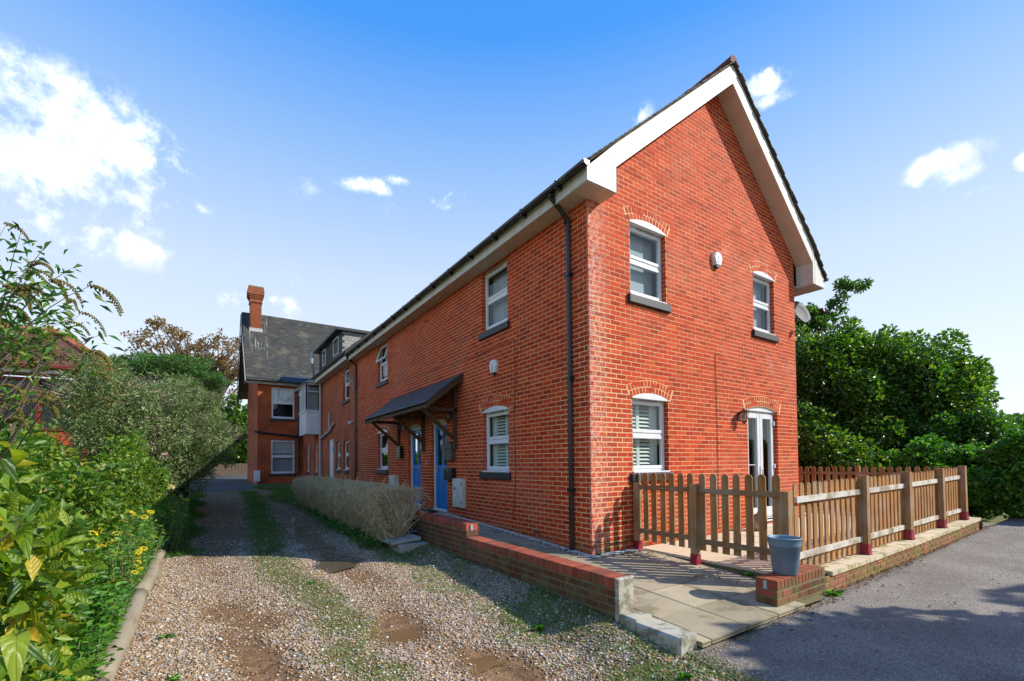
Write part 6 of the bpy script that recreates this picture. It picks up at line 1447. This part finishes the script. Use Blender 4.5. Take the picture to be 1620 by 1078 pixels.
for si in range(26):
    px = random.uniform(-140, 60); py = random.uniform(655+max(px, 0)*1.5, 1120); dp_ = random.uniform(1.15, 1.9)
    if px > 40: dp_ = random.uniform(1.5, 2.1)
    X, Y = at(px, dp_); e = Vector((X, Y, hz(py, dp_, px))); s = Vector((-5.75+random.uniform(-.2, .1), -2.5+random.uniform(-.4, .4), 0)); s.z = e.z*.35-.1; m_ = s.lerp(e, .55)+Vector((0, 0, .1)); pts = [s.lerp(m_, f).lerp(m_.lerp(e, f), f) for f in np.linspace(0, 1, 8)]
    mb.tube(pts, [.007-.0006*k for k in range(8)], 5)
    for k in range(2, 8):
        for sd in (0, 1):
            if cnt >= 290: break
            th = k*1.57+sd*math.pi+random.uniform(-.4, .4); d = Vector((math.cos(th), math.sin(th), random.uniform(-.5, .35)))
            o = inst('leaf', random.choice(BLs), bg_, pts[k]+Vector((0, 0, random.uniform(-.01, .01))), (random.uniform(-.7, .7), math.asin(max(-1, min(1, -d.z*.8))), th), (random.uniform(.6, 1.2), random.uniform(.7, 1.15), random.uniform(.6, 1.8))); cnt += 1
mb.build('stems', M['bark'], bg_)['kind'] = 'stuff'
cl = []
for _ in range(46):
    px = random.uniform(-160, 70); py = random.uniform(740+max(px, 0)*1.3, 1150); dp_ = random.uniform(1.9, 2.5); X, Y = at(px, dp_); cl.append((X, Y, hz(py, dp_, px), .16, .16, .14))
P, D = blob(cl, 2600, .1); leaves('foliage', P, D, rng.uniform(.06, .12, 2600), rng.uniform(.035, .055, 2600), M['leaf_big'], bg_, 'stuff')

# --- dry clipped twig hedge
th_ = thing('twig_hedge', (-1.85, 7, 0), 'clipped bare hedge of pale dry twigs between the drive and the blue doors', 'hedge')
def hedge_c(y): return -1.86+.02*math.sin(y)
n = 10500; yy = rng.uniform(2.95, 11.6, n)
# outline: narrow foot, wide flat top
which = rng.uniform(0, 1, n); xt = np.zeros(n); zt = np.zeros(n); zg = G(np.full(n, -1.9), yy)
H_ = .93-zg*.75+.03*np.sin(yy*3)+.02*np.sin(yy*7.3)
top = which < .45; xt[top] = rng.uniform(-.46, .46, top.sum()); zt[top] = H_[top]-(xt[top]**2)*.35
fr_ = (which >= .45) & (which < .85); f = rng.uniform(.12, 1, fr_.sum()); xt[fr_] = -(.16+.32*f**.7); zt[fr_] = f*H_[fr_]*.93
bk_ = which >= .85; f = rng.uniform(.3, 1, bk_.sum()); xt[bk_] = .16+.28*f; zt[bk_] = f*H_[bk_]*.93
endm = rng.uniform(0, 1, n) < .07; yy[endm] = 2.95+rng.uniform(0, .12, endm.sum())
E_ = np.stack([-1.86+xt+rng.normal(0, .022, n), yy+rng.normal(0, .05, n), zg+zt+rng.normal(0, .018, n)], -1)
ln = rng.uniform(.05, .26, n)[:, None]; dr = unit(np.stack([xt*1.3+rng.normal(0, .7, n), rng.normal(0, .9, n), .6+rng.normal(0, .45, n)], -1)); B_ = E_-dr*ln
B_[:, 2] = np.maximum(B_[:, 2], zg+.02)
def sticks(name, A, B, ra, rb, mat, parent):
    n = len(A); d = unit(B-A); r = rng.normal(0, 1, (n, 3)); u = unit(np.cross(d, r)); v = np.cross(d, u); V = []
    for P, rad in ((A, ra), (B, rb)):
        for a in (0, 2.094, 4.189): V.append(P+(u*math.cos(a)+v*math.sin(a))*np.asarray(rad).reshape(-1, 1))
    V = np.stack(V, 1).reshape(-1, 3); i = 6*np.arange(n)[:, None]; Fc = np.concatenate([i+np.array([[0, 1, 4, 3]]), i+np.array([[1, 2, 5, 4]]), i+np.array([[2, 0, 3, 5]])], 1).reshape(-1, 4)
    o = npmesh(name, V, Fc, mat, parent); o['kind'] = 'stuff'; return o
sticks('twigs', B_, E_, np.full(n, .0046), np.full(n, .0026), M['twig'], th_)
n = 4200; y_ = rng.uniform(3.0, 11.5, n); y_[:260] = rng.uniform(2.93, 3.5, 260); g_ = G(np.full(n, -1.9), y_); A = np.stack([-1.86+rng.normal(0, .05, n), y_, g_], -1); a2 = rng.normal(0, .32, n); M1 = A+np.stack([rng.normal(0, .12, n), rng.normal(0, .13, n), rng.uniform(.25, .5, n)], -1); M2 = M1+np.stack([np.clip(rng.normal(0, .2, n), -.35, .35), rng.normal(0, .16, n), rng.uniform(.15, .35, n)], -1)
sticks('stems', np.concatenate([A, M1]), np.concatenate([M1, M2]), np.concatenate([np.full(n, .009), np.full(n, .006)]), np.concatenate([np.full(n, .006), np.full(n, .003)]), M['twig'], th_)

# --- grass, weeds, fallen leaves
def grass(name, x, y, h, z=None, mat='grass', w=.004):
    n = len(x); z = G(x, y) if z is None else z; P = np.stack([x, y, z-.003], -1); th = rng.uniform(0, 6.28, n); s = np.stack([np.cos(th), np.sin(th), np.zeros(n)], -1)*w
    t = P+np.stack([rng.normal(0, .35, n)*h, rng.normal(0, .35, n)*h, h], -1); V = np.stack([P-s, P+s, t], 1).reshape(-1, 3)
    return tag(npmesh(name, V, (3*np.arange(n)[:, None]+np.array([[0, 1, 2]])), M[mat]), kind='stuff')
gk = lambda x, y: np.clip(covers(x, y)[1]*1.3-.15, 0, 1)*np.clip(.25+fb(x, y, 5, 31), 0, 1)
xg, yg = scatter(230000, -4.5, -2.7, -3.2, 18, lambda x, y: gk(x, y)*np.interp(y, [-3, 2.6, 3.5], [.55, .6, 1]))
grass('grass', xg, yg, rng.uniform(.008, .03, len(xg))*np.interp(yg, [-3, 3, 15], [.7, 1.0, 1.6]))
xg, yg = scatter(190000, -2.75, -1.3, -3.4, 17, lambda x, y: gk(x, y)*np.interp(y, [-3, 2.0, 3.5], [.45, .5, 1]))
grass('grass', xg, yg, rng.uniform(.012, .05, len(xg)))
xg, yg = scatter(60000, -2.9, -.2, 9, 23.5, lambda x, y: np.clip((x+2.7+.3*np.sin(y))/.3, 0, 1)*(y > 11.6))
grass('grass', xg, yg, rng.uniform(.02, .05, len(xg)), w=.008)
xg, yg = scatter(40000, -5.5, -4.6, 4, 19, lambda x, y: np.clip((-4.75-x+.15*np.sin(y*2))/.3, 0, 1))
grass('grass', xg, yg, rng.uniform(.02, .10, len(xg)), w=.006)
# tiny clover-like leaves in the verge
xg, yg = scatter(16000, -2.45, -1.52, -2.9, 8, lambda x, y: np.clip(.2+.8*np.sin(y*2.6+x*2)*np.sin(y*6.1), .0, 1)); n = len(xg)
P = np.stack([xg, yg, G(xg, yg)+rng.uniform(.003, .03, n)], -1); leaves('ground_cover', P, np.stack([rng.normal(0, 1, n), rng.normal(0, 1, n), rng.uniform(0, .5, n)], -1), rng.uniform(.012, .028, n), rng.uniform(.01, .018, n), M['leaf_bright'], None, 'stuff')
def weed(x, y, z, n, L, label, mat='leaf_bright'):
    t = thing('weed', (x, y, z), label, 'weed', 'weeds growing in the joints'); th = rng.uniform(0, 6.28, n); P = np.tile([[x, y, z+.004]], (n, 1))+rng.normal(0, .012, (n, 3))*[1, 1, .2]
    leaves('rosette', P, np.stack([np.cos(th), np.sin(th), rng.uniform(.15, .9, n)], -1), rng.uniform(.6, 1.2, n)*L, rng.uniform(.25, .4, n)*L, M[mat], t, 'stuff', droop=.3)
weed(-1.99, -1.35, Gf(-1.99, -1.35), 22, .10, 'bright green weed rosette in the gravel before the low wall')
weed(-1.72, -2.75, Gf(-1.7, -2.75), 16, .08, 'small spiky weed at the end of the whitewashed kerb')
weed(1.30, -2.55, Gf(1.3, -2.55), 34, .13, 'tufty weed at the joint of brick pier and plinth')
weed(.06, -.07, .0, 18, .06, 'little weed at the foot of the house corner')
weed(.96, -1.75, -.08, 14, .07, 'weed against the patio kerb behind the bucket')
weed(.97, -1.30, -.08, 9, .05, 'tiny weed on the patio kerb near the middle post')
weed(-3.55, 1.3, Gf(-3.55, 1.3), 14, .06, 'dark weed at the edge of the muddy puddle')
for (a, b) in ((-4.9, -1.6), (-4.85, -.7), (-4.95, .3)): weed(a, b, Gf(a, b), 16, .07, {-1.6: 'green weed in the gravel nearest the lower picture edge', -.7: 'green weed by the timber edging in the middle', .3: 'green weed by the timber edging before the flowers'}[b])
for (px_, n_, x0, x1, y0, y1, zf) in (('a', 420, 1.3, 8.3, -2.62, -2.44, None), ('b', 60, .0, 1.2, -2.75, -2.53, None), ('c', 50, .3, .95, -1.9, -.3, 'p'), ('d', 60, -2.4, -1.6, -2, 3, None), ('e', 80, -1.3, 4, -3.6, -2.6, None)):
    n = n_; x = rng.uniform(x0, x1, n); y = np.where(rng.uniform(0, 1, n) < .5, y1-np.abs(rng.normal(0, .05, n)), rng.uniform(y0, y1, n)); z = np.array([pathz(v)+.006 for v in y]) if zf else G(x, y)+.018
    P = np.stack([x, y, z], -1); leaves('fallen_leaves', P, np.stack([rng.normal(0, 1, n), rng.normal(0, 1, n), rng.uniform(-.05, .3, n)], -1), rng.uniform(.02, .05, n), rng.uniform(.012, .03, n), M['dead_leaf'], None, 'stuff', up=3)

x = np.concatenate([rng.uniform(1.2, 8.6, 2600), rng.uniform(-1.3, 8, 1500), rng.normal(-1.36, .09, 2600), rng.uniform(-1.3, 1.1, 700)]); y = np.concatenate([-2.46-np.abs(rng.normal(0, .10, 2600)), rng.uniform(-6, -2.6, 1500), rng.uniform(-5, -2.62, 2600), -2.63-np.abs(rng.normal(0, .03, 700))])
stones('grit', np.stack([x, y, G(x, y)+.014], -1), rng.uniform(.003, .009, len(x)), M['stone'])
xg = rng.normal(-1.42, .07, 9000); yg = rng.uniform(-5, -2.6, 9000); k = rng.uniform(0, 1, 9000) < fb(xg, yg, 3, 5); grass('grass', xg[k], yg[k], rng.uniform(.01, .05, k.sum()))
xg = np.concatenate([rng.uniform(1.2, 8.5, 5000), rng.uniform(.9, 1.0, 1500)]); yg = np.concatenate([-2.44-np.abs(rng.normal(0, .012, 5000)), rng.uniform(-2.3, -.1, 1500)]); k = rng.uniform(0, 1, 6500) < np.clip(fb(xg, yg, 2, 8)*2-.8, 0, 1); grass('grass', xg[k], yg[k], rng.uniform(.01, .04, k.sum()), z=np.where(xg[k] > 1.05, G(xg[k], yg[k])+.012, np.array([pathz(v) for v in yg[k]])))
# ivy and litter at the hedge foot
n = 5200; y = rng.uniform(2.9, 12, n); x = -2.12+rng.normal(0, .13, n)+np.interp(y, [3, 12], [0, .05]); P = np.stack([x, y, G(x, y)+rng.uniform(.01, .10, n)], -1)
leaves('ground_cover', P, np.stack([rng.normal(0, 1, n), rng.normal(0, 1, n), rng.uniform(0, .6, n)], -1), rng.uniform(.03, .06, n), rng.uniform(.025, .045, n), M['leaf_ivy'], None, 'stuff')
